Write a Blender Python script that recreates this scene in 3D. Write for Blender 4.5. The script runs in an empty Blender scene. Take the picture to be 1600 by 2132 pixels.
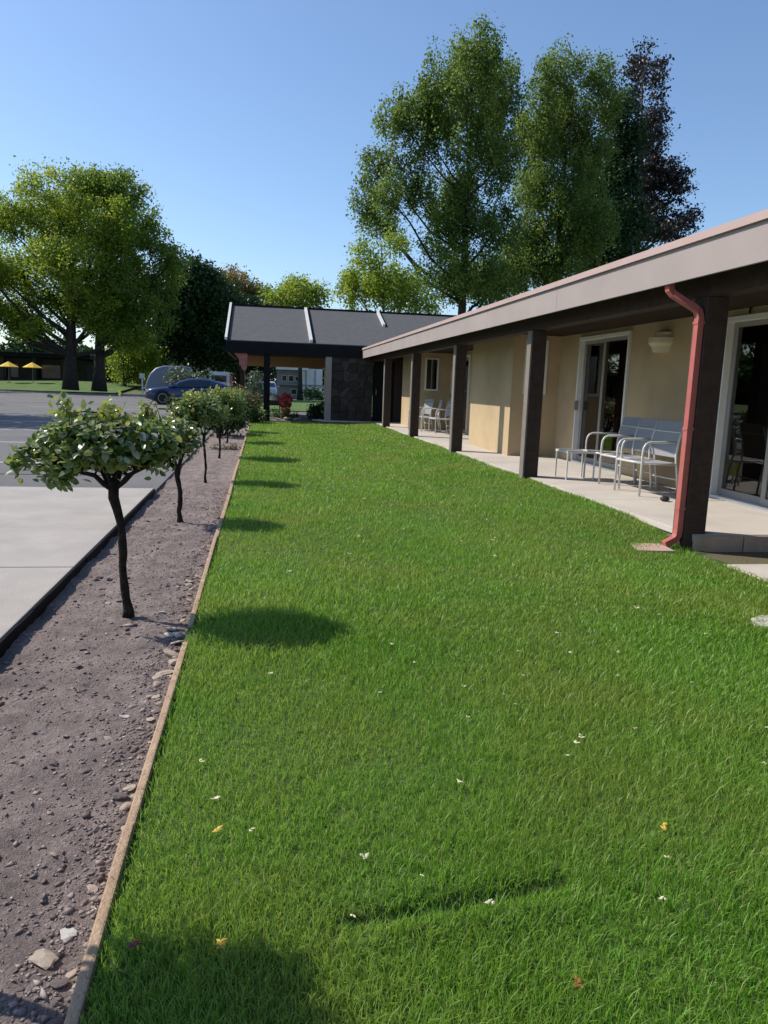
import bpy, bmesh, math, random
import numpy as np
from mathutils import Vector, Matrix, noise
rad = math.radians
scene = bpy.context.scene
COL = scene.collection
random.seed(7); RNG = np.random.default_rng(11)

# ------------------------------------------------------------------ camera
CAM_H, PITCH, YAW, ROLL = 1.28, rad(9.46), rad(9.486), 0.035
cd = bpy.data.cameras.new('camera'); cam = bpy.data.objects.new('camera', cd); COL.objects.link(cam)
cd.sensor_fit = 'HORIZONTAL'; cd.sensor_width = 36; cd.lens = 36 * 1560 / 1600
cd.clip_start = 0.05; cd.clip_end = 2000
F_ = Vector((math.sin(YAW) * math.cos(PITCH), math.cos(YAW) * math.cos(PITCH), -math.sin(PITCH)))
R_ = Vector((math.cos(YAW), -math.sin(YAW), 0)); U_ = R_.cross(F_)
cr, sr = math.cos(ROLL), math.sin(ROLL)
XA, YA = R_ * cr + U_ * sr, U_ * cr - R_ * sr
cam.matrix_world = Matrix(((XA.x, YA.x, -F_.x, 0), (XA.y, YA.y, -F_.y, 0), (XA.z, YA.z, -F_.z, CAM_H), (0, 0, 0, 1)))
scene.camera = cam

# ------------------------------------------------------------------ sky, sun, exposure
SUN = Vector((-.82, .40, .86)).normalized()
world = bpy.data.worlds.new('World'); scene.world = world; world.use_nodes = True
wn = world.node_tree; bg = wn.nodes['Background']
sky = wn.nodes.new('ShaderNodeTexSky'); sky.sky_type = 'NISHITA'; sky.sun_disc = False
sky.sun_elevation = math.asin(SUN.z); sky.sun_rotation = math.atan2(SUN.x, SUN.y)
sky.air_density = 1.0; sky.dust_density = 0.6; sky.ozone_density = 4.5
wn.links.new(sky.outputs[0], bg.inputs[0]); bg.inputs[1].default_value = 0.15
sd = bpy.data.lights.new('sun', 'SUN'); sd.energy = 4.6; sd.angle = rad(0.5); sd.color = (1, .925, .80)
sun = bpy.data.objects.new('sun', sd); COL.objects.link(sun)
sun.rotation_euler = SUN.to_track_quat('Z', 'Y').to_euler(); sun.location = SUN * 60
vs = scene.view_settings; vs.view_transform = 'Standard'; vs.look = 'None'; vs.gamma = 1; vs.exposure = 0.2; vs.use_curve_mapping = False
scene.cycles.use_denoising = True
scene.cycles.max_bounces = 8; scene.cycles.transparent_max_bounces = 12

# ------------------------------------------------------------------ materials
def mat(name, c, rough=.8, var=.15, scale=6., bump=0., bscale=40., spec=.4, metal=0., c2=None, coords='Object'):
    m = bpy.data.materials.new(name); m.use_nodes = True; t = m.node_tree; n = t.nodes; l = t.links
    b = n['Principled BSDF']; b.inputs['Roughness'].default_value = rough; b.inputs['Metallic'].default_value = metal
    b.inputs['Specular IOR Level'].default_value = spec
    tc = n.new('ShaderNodeTexCoord')
    no = n.new('ShaderNodeTexNoise'); no.inputs['Scale'].default_value = scale; no.inputs['Detail'].default_value = 6; no.inputs['Roughness'].default_value = .65
    l.new(tc.outputs[coords], no.inputs['Vector'])
    rp = n.new('ShaderNodeValToRGB'); rp.color_ramp.elements[0].position = .3; rp.color_ramp.elements[1].position = .7
    a = [max(0, x * (1 - var)) for x in c]; d = c2 or [min(1, x * (1 + var)) for x in c]
    rp.color_ramp.elements[0].color = (*a, 1); rp.color_ramp.elements[1].color = (*d, 1)
    l.new(no.outputs['Fac'], rp.inputs[0]); l.new(rp.outputs[0], b.inputs['Base Color'])
    if bump:
        n2 = n.new('ShaderNodeTexNoise'); n2.inputs['Scale'].default_value = bscale; n2.inputs['Detail'].default_value = 5
        l.new(tc.outputs[coords], n2.inputs['Vector'])
        bp = n.new('ShaderNodeBump'); bp.inputs['Strength'].default_value = bump; bp.inputs['Distance'].default_value = .02
        l.new(n2.outputs['Fac'], bp.inputs['Height']); l.new(bp.outputs[0], b.inputs['Normal'])
    return m

def leaf_mat(name, cols, trans=.35, rough=.45, spec=.4, tcol=None, patch=None):
    m = bpy.data.materials.new(name); m.use_nodes = True; t = m.node_tree; n = t.nodes; l = t.links
    b = n['Principled BSDF']; b.inputs['Roughness'].default_value = rough; b.inputs['Specular IOR Level'].default_value = spec
    at = n.new('ShaderNodeAttribute'); at.attribute_name = 'rnd'
    rp = n.new('ShaderNodeValToRGB'); e = rp.color_ramp.elements
    while len(e) < len(cols): e.new(.5)
    for i, c in enumerate(cols): e[i].position = i / (len(cols) - 1); e[i].color = (*c, 1)
    l.new(at.outputs['Fac'], rp.inputs[0]); cur = rp.outputs[0]
    if patch:
        tc = n.new('ShaderNodeTexCoord'); no = n.new('ShaderNodeTexNoise'); no.inputs['Scale'].default_value = patch[0]; no.inputs['Detail'].default_value = 4
        l.new(tc.outputs['Object'], no.inputs['Vector'])
        r2 = n.new('ShaderNodeValToRGB'); r2.color_ramp.elements[0].position = .40; r2.color_ramp.elements[1].position = .66
        l.new(no.outputs['Fac'], r2.inputs[0])
        mx = n.new('ShaderNodeMix'); mx.data_type = 'RGBA'
        ml = n.new('ShaderNodeMath'); ml.operation = 'MULTIPLY'; ml.inputs[1].default_value = patch[2]
        l.new(r2.outputs[0], ml.inputs[0]); l.new(ml.outputs[0], mx.inputs[0]); l.new(cur, mx.inputs[6]); mx.inputs[7].default_value = (*patch[1], 1)
        cur = mx.outputs[2]
    l.new(cur, b.inputs['Base Color'])
    tr = n.new('ShaderNodeBsdfTranslucent')
    hs = n.new('ShaderNodeHueSaturation'); hs.inputs['Value'].default_value = 1.5; hs.inputs['Hue'].default_value = .485; l.new(cur, hs.inputs['Color']); l.new(hs.outputs[0], tr.inputs[0])
    ms = n.new('ShaderNodeMixShader'); ms.inputs[0].default_value = trans
    l.new(b.outputs[0], ms.inputs[1]); l.new(tr.outputs[0], ms.inputs[2]); l.new(ms.outputs[0], n['Material Output'].inputs[0])
    return m

def glass_mat(name, tint=(.5, .52, .52), rough=.01):
    m = bpy.data.materials.new(name); m.use_nodes = True; t = m.node_tree; n = t.nodes; l = t.links
    n.remove(n['Principled BSDF'])
    fr = n.new('ShaderNodeFresnel'); fr.inputs[0].default_value = 1.55
    ml = n.new('ShaderNodeMath'); ml.operation = 'MULTIPLY'; ml.inputs[1].default_value = 1.7; ml.use_clamp = True
    tp = n.new('ShaderNodeBsdfTransparent'); tp.inputs[0].default_value = (*tint, 1)
    gl = n.new('ShaderNodeBsdfGlossy'); gl.inputs['Roughness'].default_value = rough
    ms = n.new('ShaderNodeMixShader')
    l.new(fr.outputs[0], ml.inputs[0]); l.new(ml.outputs[0], ms.inputs[0]); l.new(tp.outputs[0], ms.inputs[1]); l.new(gl.outputs[0], ms.inputs[2])
    l.new(ms.outputs[0], n['Material Output'].inputs[0])
    return m

M = dict(
    ground=mat('dry_ground', (.16, .13, .085), .95, .3, .6, .5, 30, c2=(.12, .15, .05)),
    turf=mat('turf_base', (.06, .10, .018), .95, .4, 9, .6, 60),
    farlawn=mat('far_lawn', (.08, .14, .025), .95, .3, .8, .6, 30),
    concrete=mat('concrete', (.375, .345, .315), .9, .12, 2.2, .25, 120),
    patio=mat('patio_concrete', (.50, .455, .41), .88, .13, 1.6, .25, 90),
    asphalt=mat('asphalt', (.155, .152, .155), .9, .16, .5, .5, 160),
    linepaint=mat('line_paint', (.55, .55, .53), .8, .3, 9, .2, 90),
    yellowpaint=mat('yellow_paint', (.5, .36, .1), .8, .35, 9, .2, 90),
    kerb=mat('kerb', (.4, .38, .35), .9, .12, 3, .2, 80),
    cedge=mat('slab_edge', (.16, .145, .13), .95, .3, 12, .8, 40),
    edging=mat('edging_board', (.40, .26, .165), .85, .25, 14, .4, 90, c2=(.48, .34, .23)),
    stone=mat('pale_stone', (.36, .28, .225), .85, .25, 25, .4, 80, c2=(.56, .46, .37)),
    whitestone=mat('white_stone', (.5, .47, .43), .8, .12, 30, .3, 60),
    darkclod=mat('soil_clod', (.21, .168, .156), .95, .3, 30, .6, 80),
    fascia=mat('fascia_paint', (.315, .268, .255), .7, .09, .9, .08, 60),
    fasciatrim=mat('fascia_trim', (.36, .26, .235), .65, .06, 2, .05, 60),
    stucco=mat('stucco', (.475, .36, .222), .92, .11, 1.1, .35, 260),
    brown=mat('brown_timber', (.056, .038, .033), .7, .25, 10, .25, 50, spec=.15),
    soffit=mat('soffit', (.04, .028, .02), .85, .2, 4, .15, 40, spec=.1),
    postlit=mat('post_lit_strip', (.20, .175, .155), .75, .12, 6, .15, 50, spec=.2),  # pale tone stands in for sun on the posts' lit side
    red=mat('red_downspout', (.40, .115, .10), .55, .12, 5, .1, 40),
    redwood=mat('red_timber', (.40, .14, .12), .75, .25, 8, .3, 40),
    splash=mat('splash_block', (.5, .33, .29), .9, .15, 12, .3, 80),
    white=mat('white_frame', (.72, .71, .68), .5, .05, 4),
    alu=mat('grey_aluminium', (.27, .26, .25), .45, .08, 6, spec=.5),
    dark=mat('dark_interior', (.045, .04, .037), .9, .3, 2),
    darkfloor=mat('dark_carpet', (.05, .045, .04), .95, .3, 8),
    shelf=mat('shelf_board', (.5, .46, .38), .6, .1, 4),
    shelfdark=mat('shelf_case', (.16, .155, .15), .6, .15, 4),
    curtain=mat('grey_curtain', (.22, .22, .215), .9, .1, 3, .3, 9),
    cream=mat('cream_lamp', (.62, .55, .40), .55, .05, 6),
    tile=mat('brown_tile', (.36, .28, .235), .75, .15, 9, .2, 40),
    grout=mat('pale_grout', (.5, .46, .4), .9, .1, 9),
    shingle=mat('grey_shingle', (.088, .09, .094), .9, .16, 5, .5, 45),
    batten=mat('white_batten', (.62, .62, .6), .6, .08, 5),
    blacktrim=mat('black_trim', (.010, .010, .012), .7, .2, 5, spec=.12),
    tan=mat('tan_beam', (.42, .26, .11), .8, .1, 2, .15, 20),
    slate=mat('slate', (.028, .024, .024), .8, .35, 4, .5, 18),
    slate2=mat('slate_brown', (.036, .03, .028), .8, .35, 4, .5, 18),
    slate3=mat('slate_pale', (.055, .046, .043), .8, .35, 4, .5, 18),
    mortar=mat('mortar', (.018, .016, .015), .95, .2, 10),
    frame=mat('chair_frame', (.62, .61, .59), .35, .05, 8, spec=.6),
    sling=mat('chair_sling', (.29, .292, .315), .7, .08, 60, .3, 220),
    bark=mat('dark_bark', (.045, .036, .030), .95, .45, 5, 1.0, 14),
    rosebark=mat('rose_bark', (.03, .024, .021), .95, .5, 25, 1.0, 60, spec=.1),
    greybark=mat('grey_bark', (.11, .095, .08), .95, .45, 5, 1.0, 12),
    carblue=mat('blue_car_paint', (.018, .03, .105), .25, .04, 3, spec=.7),
    carwhite=mat('white_car_paint', (.6, .6, .62), .3, .04, 3, spec=.6),
    carpale=mat('pale_van_paint', (.13, .16, .23), .4, .04, 3, spec=.6),
    tyre=mat('tyre', (.018, .018, .019), .85, .2, 20),
    rim=mat('rim', (.35, .36, .37), .35, .1, 20, metal=.6),
    carglass=mat('car_glass', (.012, .016, .022), .06, .1, 3, spec=.8),
    lamp=mat('headlight', (.7, .72, .74), .15, .05, 5, spec=.8),
    tail=mat('tail_light', (.45, .02, .02), .2, .05, 5, spec=.7),
    darkwall=mat('dark_building', (.05, .045, .042), .9, .25, 1.5, .2, 20),
    canvas=mat('yellow_canvas', (.75, .5, .06), .8, .08, 3),
    palewall=mat('pale_building', (.74, .77, .82), .85, .08, .8),
    greywall=mat('grey_building', (.28, .28, .29), .9, .1, .8),
    window=mat('dark_window', (.02, .02, .025), .15, .2, 3, spec=.6),
    black=mat('black_plastic', (.02, .02, .02), .5, .2, 6),
    petal=mat('cream_petal', (.66, .60, .42), .7, .15, 60),
    yellow=mat('yellow_petal', (.62, .42, .06), .7, .2, 60),
    rust=mat('rust_leaf', (.28, .12, .03), .8, .3, 60),
    wine=mat('wine_petal', (.10, .012, .02), .6, .3, 60),
    flowerwhite=mat('white_flower', (.78, .78, .72), .7, .06, 30),
    flowerred=mat('red_flower', (.55, .04, .045), .6, .2, 30),
    pot=mat('terracotta', (.33, .13, .08), .85, .2, 9),
    glass=glass_mat('window_glass'),
    paleglass=glass_mat('door_glass', (.62, .65, .66)),
)
M['grass'] = leaf_mat('grass_blade', [(.048, .145, .009), (.115, .275, .02), (.195, .39, .048), (.38, .40, .16)], .42, .45, .45, patch=(1.1, (.25, .31, .06), .62))
M['birch'] = leaf_mat('birch_leaf', [(.055, .10, .02), (.11, .185, .034), (.19, .275, .055)], .48)
M['ash'] = leaf_mat('bright_leaf', [(.09, .165, .016), (.19, .285, .028), (.32, .39, .05)], .5)
M['shadeleaf'] = leaf_mat('shaded_leaf', [(.055, .115, .016), (.12, .21, .028), (.21, .30, .045)], .45)  # darker leaf tone stands in for the shaded part of the crown
M['darkleaf'] = leaf_mat('dark_leaf', [(.012, .036, .012), (.022, .062, .018), (.042, .095, .024)], .25)
M['conifer'] = leaf_mat('dark_conifer_leaf', [(.02, .017, .022), (.032, .026, .03), (.042, .045, .03)], .12)
M['gold'] = leaf_mat('gold_leaf', [(.07, .09, .018), (.2, .16, .04), (.36, .26, .09)], .35)
M['rose'] = leaf_mat('rose_leaf', [(.05, .105, .018), (.11, .18, .04), (.19, .26, .08), (.38, .40, .07)], .32, .30, .8)
M['roseleaf'] = leaf_mat('rose_leaf_large', [(.16, .20, .10), (.30, .33, .22), (.46, .47, .36)], .2, .28, .9)
M['bush'] = leaf_mat('bush_leaf', [(.02, .06, .012), (.045, .11, .018), (.09, .17, .025)], .3)
M['pinkbush'] = leaf_mat('pinkish_leaf', [(.05, .08, .02), (.11, .12, .04), (.24, .11, .07)], .3)
M['silver'] = leaf_mat('silver_leaf', [(.06, .09, .05), (.11, .15, .09), (.2, .23, .18)], .2)

def soil_material():
    m = mat('soil', (.235, .187, .174), .97, .25, 5, 0, c2=(.34, .274, .252)); t = m.node_tree; n = t.nodes; l = t.links
    tc = n.new('ShaderNodeTexCoord'); b = n['Principled BSDF']
    v = n.new('ShaderNodeTexVoronoi'); v.feature = 'DISTANCE_TO_EDGE'; v.inputs['Scale'].default_value = 34
    nz = n.new('ShaderNodeTexNoise'); nz.inputs['Scale'].default_value = 26; nz.inputs['Detail'].default_value = 8; nz.inputs['Roughness'].default_value = .75
    mv = n.new('ShaderNodeMix'); mv.data_type = 'RGBA'; mv.inputs[0].default_value = .06
    l.new(tc.outputs['Object'], mv.inputs[6]); l.new(nz.outputs['Color'], mv.inputs[7]); l.new(tc.outputs['Object'], nz.inputs['Vector']); l.new(mv.outputs[2], v.inputs['Vector'])
    rp = n.new('ShaderNodeValToRGB'); rp.color_ramp.elements[0].position = 0; rp.color_ramp.elements[1].position = .10
    l.new(v.outputs['Distance'], rp.inputs[0])
    n3 = n.new('ShaderNodeTexNoise'); n3.inputs['Scale'].default_value = 150; n3.inputs['Detail'].default_value = 4; l.new(tc.outputs['Object'], n3.inputs['Vector'])
    ad = n.new('ShaderNodeMath'); ad.operation = 'MULTIPLY_ADD'; ad.inputs[1].default_value = .10; l.new(rp.outputs[0], ad.inputs[0]); l.new(nz.outputs['Fac'], ad.inputs[2])
    a2 = n.new('ShaderNodeMath'); a2.operation = 'MULTIPLY_ADD'; a2.inputs[1].default_value = .6; l.new(n3.outputs['Fac'], a2.inputs[0]); l.new(ad.outputs[0], a2.inputs[2])
    bp = n.new('ShaderNodeBump'); bp.inputs['Strength'].default_value = 1.0; bp.inputs['Distance'].default_value = .02
    l.new(a2.outputs[0], bp.inputs['Height']); l.new(bp.outputs[0], b.inputs['Normal'])
    return m
M['soil'] = soil_material()

# ------------------------------------------------------------------ helpers
def tag(o, label=None, cat=None, group=None, kind=None):
    if label: o['label'] = label
    if cat: o['category'] = cat
    if group: o['group'] = group
    if kind: o['kind'] = kind
    return o
def thing(name, label, cat, loc=(0, 0, 0), group=None, rz=0):
    o = bpy.data.objects.new(name, None); COL.objects.link(o); o.location = loc; o.rotation_euler.z = rz
    o.empty_display_size = .2
    return tag(o, label, cat, group)
def link(o, parent=None, local=False):
    COL.objects.link(o)
    if parent:
        o.parent = parent
        if parent.type == 'EMPTY' and not local:
            o.matrix_parent_inverse = Matrix.Translation(parent.location).inverted()
    return o

class MB:
    def __init__(s): s.V = []; s.F = []
    def add(s, vs, fs):
        b = len(s.V); s.V += [tuple(v) for v in vs]; s.F += [tuple(b + i for i in f) for f in fs]; return s
    def box(s, x0, x1, y0, y1, z0, z1):
        return s.add([(x0, y0, z0), (x1, y0, z0), (x1, y1, z0), (x0, y1, z0), (x0, y0, z1), (x1, y0, z1), (x1, y1, z1), (x0, y1, z1)],
                     [(3, 2, 1, 0), (4, 5, 6, 7), (0, 1, 5, 4), (1, 2, 6, 5), (2, 3, 7, 6), (3, 0, 4, 7)])
    def prism(s, poly, axis, a, b):
        n = len(poly)
        def P(p, w): return {'x': (w, p[0], p[1]), 'y': (p[0], w, p[1]), 'z': (p[0], p[1], w)}[axis]
        return s.add([P(p, a) for p in poly] + [P(p, b) for p in poly],
                     [tuple(range(n))[::-1], tuple(range(n, 2 * n))] + [(i, (i + 1) % n, n + (i + 1) % n, n + i) for i in range(n)])
    def tube(s, pts, r, n=8, cap=True):
        pts = [Vector(p) for p in pts]; m = len(pts)
        rs = r if isinstance(r, (list, tuple)) else [r] * m
        d0 = (pts[1] - pts[0]).normalized(); ref = Vector((0, 0, 1)) if abs(d0.z) < .9 else Vector((1, 0, 0))
        u = d0.cross(ref).normalized(); V = []
        for i, p in enumerate(pts):
            d = (pts[min(i + 1, m - 1)] - pts[max(i - 1, 0)]).normalized()
            u = (u - d * u.dot(d)).normalized(); w = d.cross(u)
            for k in range(n):
                a = 2 * math.pi * k / n; V.append(p + (u * math.cos(a) + w * math.sin(a)) * rs[i])
        Fs = [(i * n + k, i * n + (k + 1) % n, (i + 1) * n + (k + 1) % n, (i + 1) * n + k) for i in range(m - 1) for k in range(n)]
        if cap: Fs += [tuple(range(n))[::-1], tuple((m - 1) * n + k for k in range(n))]
        return s.add(V, Fs)
    def lathe(s, prof, c, n=16, axis='z', a0=0, a1=2 * math.pi):
        full = abs(a1 - a0 - 2 * math.pi) < 1e-6; k = n if full else n + 1; V = []
        for r, z in prof:
            for i in range(k):
                a = a0 + (a1 - a0) * i / n; p = (r * math.cos(a), r * math.sin(a), z)
                if axis == 'y': p = (p[0], p[2], p[1])
                V.append((c[0] + p[0], c[1] + p[1], c[2] + p[2]))
        Fs = []
        for j in range(len(prof) - 1):
            for i in range(k if full else n):
                Fs.append((j * k + i, j * k + (i + 1) % k, (j + 1) * k + (i + 1) % k, (j + 1) * k + i))
        Fs += [tuple(range(k))[::-1], tuple((len(prof) - 1) * k + i for i in range(k))]
        return s.add(V, Fs)
    def mesh(s, name, mt, smooth=False, bevel=0):
        me = bpy.data.meshes.new(name); me.from_pydata(s.V, [], s.F)
        bm = bmesh.new(); bm.from_mesh(me); bmesh.ops.recalc_face_normals(bm, faces=bm.faces)
        if bevel: bmesh.ops.bevel(bm, geom=[e for e in bm.edges if len(e.link_faces) == 2 and e.calc_face_angle(0) > .5], offset=bevel, segments=2, affect='EDGES', profile=.6, clamp_overlap=True)
        bm.to_mesh(me); bm.free()
        if smooth: me.shade_smooth()
        me.materials.append(M[mt] if isinstance(mt, str) else mt); return me
    def build(s, name, mt, parent=None, smooth=False, bevel=0, local=False):
        return link(bpy.data.objects.new(name, s.mesh(name, mt, smooth, bevel)), parent, local)

def fast_mesh(name, V, faces_idx, sizes, mt, rnd=None):
    me = bpy.data.meshes.new(name); nv = len(V)
    me.vertices.add(nv); me.vertices.foreach_set('co', np.ascontiguousarray(V, dtype=np.float32).ravel())
    me.loops.add(len(faces_idx)); me.loops.foreach_set('vertex_index', np.ascontiguousarray(faces_idx, dtype=np.int32))
    starts = np.concatenate([[0], np.cumsum(sizes)[:-1]]).astype(np.int32)
    me.polygons.add(len(sizes)); me.polygons.foreach_set('loop_start', starts)
    me.update(calc_edges=True)
    if rnd is not None:
        a = me.attributes.new('rnd', 'FLOAT', 'POINT'); a.data.foreach_set('value', np.ascontiguousarray(rnd, dtype=np.float32))
    me.materials.append(M[mt]); return me

def unit(v): return v / np.maximum(np.linalg.norm(v, axis=-1, keepdims=True), 1e-9)
def leaf_mesh(name, P, size, mt, rnd, up=.4, width=.62, fold=.12, droop=0., oval=False):
    N = len(P)
    n = unit(RNG.normal(size=(N, 3)) + np.array([0, 0, up * 2])); a = RNG.normal(size=(N, 3)) + np.array([0, 0, -droop * 2])
    a = unit(a - n * (a * n).sum(1, keepdims=True)); b = np.cross(n, a); s = np.asarray(size)[:, None]
    if oval:
        L = lambda f, w, o: P + a * s * f + b * s * width * w + n * s * o
        V = np.stack([P, L(.28, .46, fold * .8), L(.66, .40, fold * .6), L(1., 0, -.08), L(.66, -.40, fold * .6), L(.28, -.46, fold * .8)], 1).reshape(-1, 3)
        idx = (np.arange(N)[:, None] * 6 + np.array([0, 1, 2, 3, 0, 3, 4, 5])).ravel()
        return fast_mesh(name, V, idx, np.full(2 * N, 4), mt, np.repeat(rnd, 6))
    V = np.stack([P, P + a * s * .45 + b * s * width * .5 + n * s * fold, P + a * s, P + a * s * .45 - b * s * width * .5 + n * s * fold], 1).reshape(-1, 3)
    idx = (np.arange(N)[:, None] * 4 + np.array([0, 1, 2, 0, 2, 3])).ravel()
    return fast_mesh(name, V, idx, np.full(2 * N, 3), mt, np.repeat(rnd, 4))

def copy_tree(o, parent=None):
    c = o.copy(); COL.objects.link(c); c.parent = parent
    for ch in list(o.children): copy_tree(ch, c)
    return c

# ------------------------------------------------------------------ ground, lawn, bed, pads, asphalt
def lawn_z(x, y):
    x = np.asarray(x, float); y = np.asarray(y, float)
    z = .055 * np.clip((x - 2.7) / .9, 0, 1) * np.clip((y - 6.3) / .8, 0, 1) + .010 * np.sin(x * 1.7 + .4) * np.sin(y * .9) + .006 * np.sin(x * 4.1 + y * 2.3)
    z = z - .055 * np.clip((x - 2.6) / .9, 0, 1) * np.clip((6.6 - y) / .8, 0, 1)
    t = np.clip((x - .18) / .62, 0, 1); gy = 1.60 + .06 * t
    groove = np.exp(-((y - gy) / .03) ** 2) * np.clip((x - .17) / .1, 0, 1) * np.clip((.86 - x) / .2, 0, 1)
    lip = np.exp(-((y - gy + .07) / .05) ** 2) * np.clip((x - .17) / .1, 0, 1) * np.clip((.9 - x) / .2, 0, 1)
    return z - .05 * groove + .016 * lip
def lawn_right(y):  # right-hand border of the turf
    y = np.asarray(y, float)
    w = .04 * np.sin(y * 3.1) + .025 * np.sin(y * 7.3 + 1)
    return np.where(y > 6.0, 3.80 + .3 * w, 3.72 + w + .03 * (y - 5))
def grid(name, xs, ys, zf, mt, parent=None, kind='structure'):
    X, Y = np.meshgrid(xs, ys); Z = zf(X, Y); nx, ny = len(xs), len(ys)
    V = np.stack([X, Y, Z], -1).reshape(-1, 3)
    i = (np.arange(ny - 1)[:, None] * nx + np.arange(nx - 1)[None]).ravel()
    idx = np.stack([i, i + 1, i + nx + 1, i + nx], 1)
    me = fast_mesh(name, V, idx.ravel(), np.full(len(idx), 4), mt); me.shade_smooth()
    o = link(bpy.data.objects.new(name, me), parent)
    if kind: tag(o, kind=kind)
    return o
def far_z(X, Y):
    return -.12 + .70 * np.clip((Y - 66) / 14, 0, 1) * np.clip((-7 - X) / 6, 0, 1)
grid('ground', np.concatenate([[-400, -150, -60], np.arange(-40, 41, 2), [60, 150, 400]]), np.concatenate([[-60, -20], np.arange(-8, 120, 2), [160, 300, 600]]), far_z, 'ground')
# far grass berm on the other side of the car park
grid('grass_berm', np.arange(-44, -11.9, 1.), np.arange(64, 90, 1.), lambda X, Y: .02 + .55 * np.clip((Y - 66) / 13, 0, 1) + .25 * np.clip((X + 26) / 7, 0, 1) * np.clip((Y - 68) / 9, 0, 1) * np.clip((-12 - X) / 4, 0, 1) + .03, 'farlawn')
grid('lawn', np.arange(-.37, 3.9, .05), np.concatenate([np.arange(-1.5, 5, .02), np.arange(5, 25.9, .1)]), lawn_z, 'turf')
grid('lawn_beyond', np.arange(-.6, 9, .5), np.arange(36, 62, 1.), lambda X, Y: .0 * X + .02, 'farlawn')
MB().box(-80, -1.22, -8, 64.5, -.115, -.008).build('asphalt', 'asphalt').__setitem__('kind', 'structure')
MB().box(-1.235, 9, 26.6, 46, -.11, -.02).build('driveway', 'asphalt').__setitem__('kind', 'structure')
# concrete pad with its joint: two slabs
pad = tag(MB().box(-7.9, -1.26, -8, 8.85, -.10, -.03).build('concrete_pad', 'cedge'), kind='structure')
for (a, b) in ((-8, .3), (.315, 5.1), (5.115, 8.92)):
    MB().box(-8, -1.225, a, b, -.031, .032).build('slab', 'concrete', pad, bevel=.006)
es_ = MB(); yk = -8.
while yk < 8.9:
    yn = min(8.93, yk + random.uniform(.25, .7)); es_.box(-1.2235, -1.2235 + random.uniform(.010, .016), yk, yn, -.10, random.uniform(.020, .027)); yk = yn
es_.build('edge_shade_strip', 'blacktrim', pad)  # black strip stands in for the shaded slab face and the gap
for (x0, x1, y0, y1) in ((-40, -4, 51.9, 52.0), (-30, -6, 38.2, 38.27), (-12, -1.8, 10.35, 10.39)):
    MB().box(x0, x1, y0, y1, -.008, -.005).build('tar_seam', 'blacktrim', bpy.data.objects['asphalt'])
# painted parking lines
mk = tag(MB().box(-9.5, -1.75, 15.30, 15.38, -.008, -.004).build('parking_markings', 'linepaint'), kind='structure')
for (x0, x1, y0, y1) in ((-9.5, -1.75, 11.72, 11.80), (-9.5, -1.75, 18.8, 18.9), (-9.5, -1.75, 22.3, 22.4), (-9.5, -1.75, 25.8, 25.9), (-9.5, -1.8, 33, 33.1)):
    MB().box(x0, x1, y0, y1, -.008, -.004).build('stall_line', 'linepaint', mk)
for (x0, x1, y0, y1) in ((-6.6, -4.9, 29.0, 29.25), (-6.2, -4.0, 36.6, 36.8)):
    MB().box(x0, x1, y0, y1, -.008, -.004).build('yellow_line', 'yellowpaint', mk)
def letter_t(x, y, s):   # painted T marks on the asphalt
    mb = MB(); mb.box(x, x + .34 * s, y + .7 * s, y + .95 * s, -.008, -.004); mb.box(x + .11 * s, x + .23 * s, y, y + .7 * s, -.008, -.004)
    return mb.build('letter', 'linepaint', mk)
letter_t(-3.66, 26.5, 1.1); letter_t(-3.2, 26.5, 1.1)

# soil bed
def soil_z(X, Y):
    Z = np.empty_like(X)
    for i in np.ndindex(X.shape):
        x, y = X[i], Y[i]
        Z[i] = -.045 + .016 * noise.fractal((x * 2.3, y * 2.3, .3), .8, 2.1, 3) + .014 * max(0, noise.noise((x * 9, y * 9, 1.7))) + .010 * noise.noise((x * 27, y * 27, 4.)) - .012 * max(0, noise.noise((x * 14, y * 14, 9.)) - .35)
        Z[i] += .01 * math.exp(-((x + .80) / .18) ** 2) + .03 * max(0, (-1.15 - x) / .08) * max(0, .35 + noise.noise((3.7, y * 3.3, 8.)))
    return Z
bed = grid('planting_bed', np.arange(-1.235, -.372, .0175), np.concatenate([np.arange(.3, 7, .0175), np.arange(7, 27.0, .07)]), soil_z, 'soil')
def soil_h(x, y): return float(soil_z(np.array([x]), np.array([y]))[0])
# small crumbs and chips: nobody could count them
N = 16000
ys = .6 + 9 * RNG.random(N) ** 1.5; xs = -1.225 + .84 * RNG.random(N); e = RNG.random(N) < .4
xs[e] = -.385 - np.abs(RNG.normal(0, .09, e.sum())); xs = np.clip(xs, -1.22, -.385)
zs = np.array([soil_h(x, y) for x, y in zip(xs, ys)]); s = RNG.gamma(2.0, .0016, N) + .0016
V0 = np.array([[1, 0, 0], [0, 1, 0], [-1, 0, 0], [0, -1, 0], [0, 0, .7], [0, 0, -.7]], float)
V = V0[None] * s[:, None, None] * (.5 + RNG.random((N, 1, 3)) * 1.1) * np.array([1, 1, .55]) * (1 + .35 * RNG.normal(size=(N, 6, 1)))
an = RNG.random(N) * 6.28; c_, s_ = np.cos(an)[:, None], np.sin(an)[:, None]
V = np.stack([V[..., 0] * c_ - V[..., 1] * s_, V[..., 0] * s_ + V[..., 1] * c_, V[..., 2]], -1) + np.stack([xs, ys, zs + s * .2], -1)[:, None]
FI = np.array([0, 1, 4, 1, 2, 4, 2, 3, 4, 3, 0, 4, 1, 0, 5, 2, 1, 5, 3, 2, 5, 0, 3, 5])
crumb_mat = leaf_mat('crumb', [(.12, .096, .09), (.23, .184, .17), (.33, .265, .245), (.52, .42, .35)], 0., .95, .2); M['crumb'] = crumb_mat
rn = np.clip(RNG.random(N) * .72 + (RNG.random(N) < .05) * .4, 0, 1)
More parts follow.
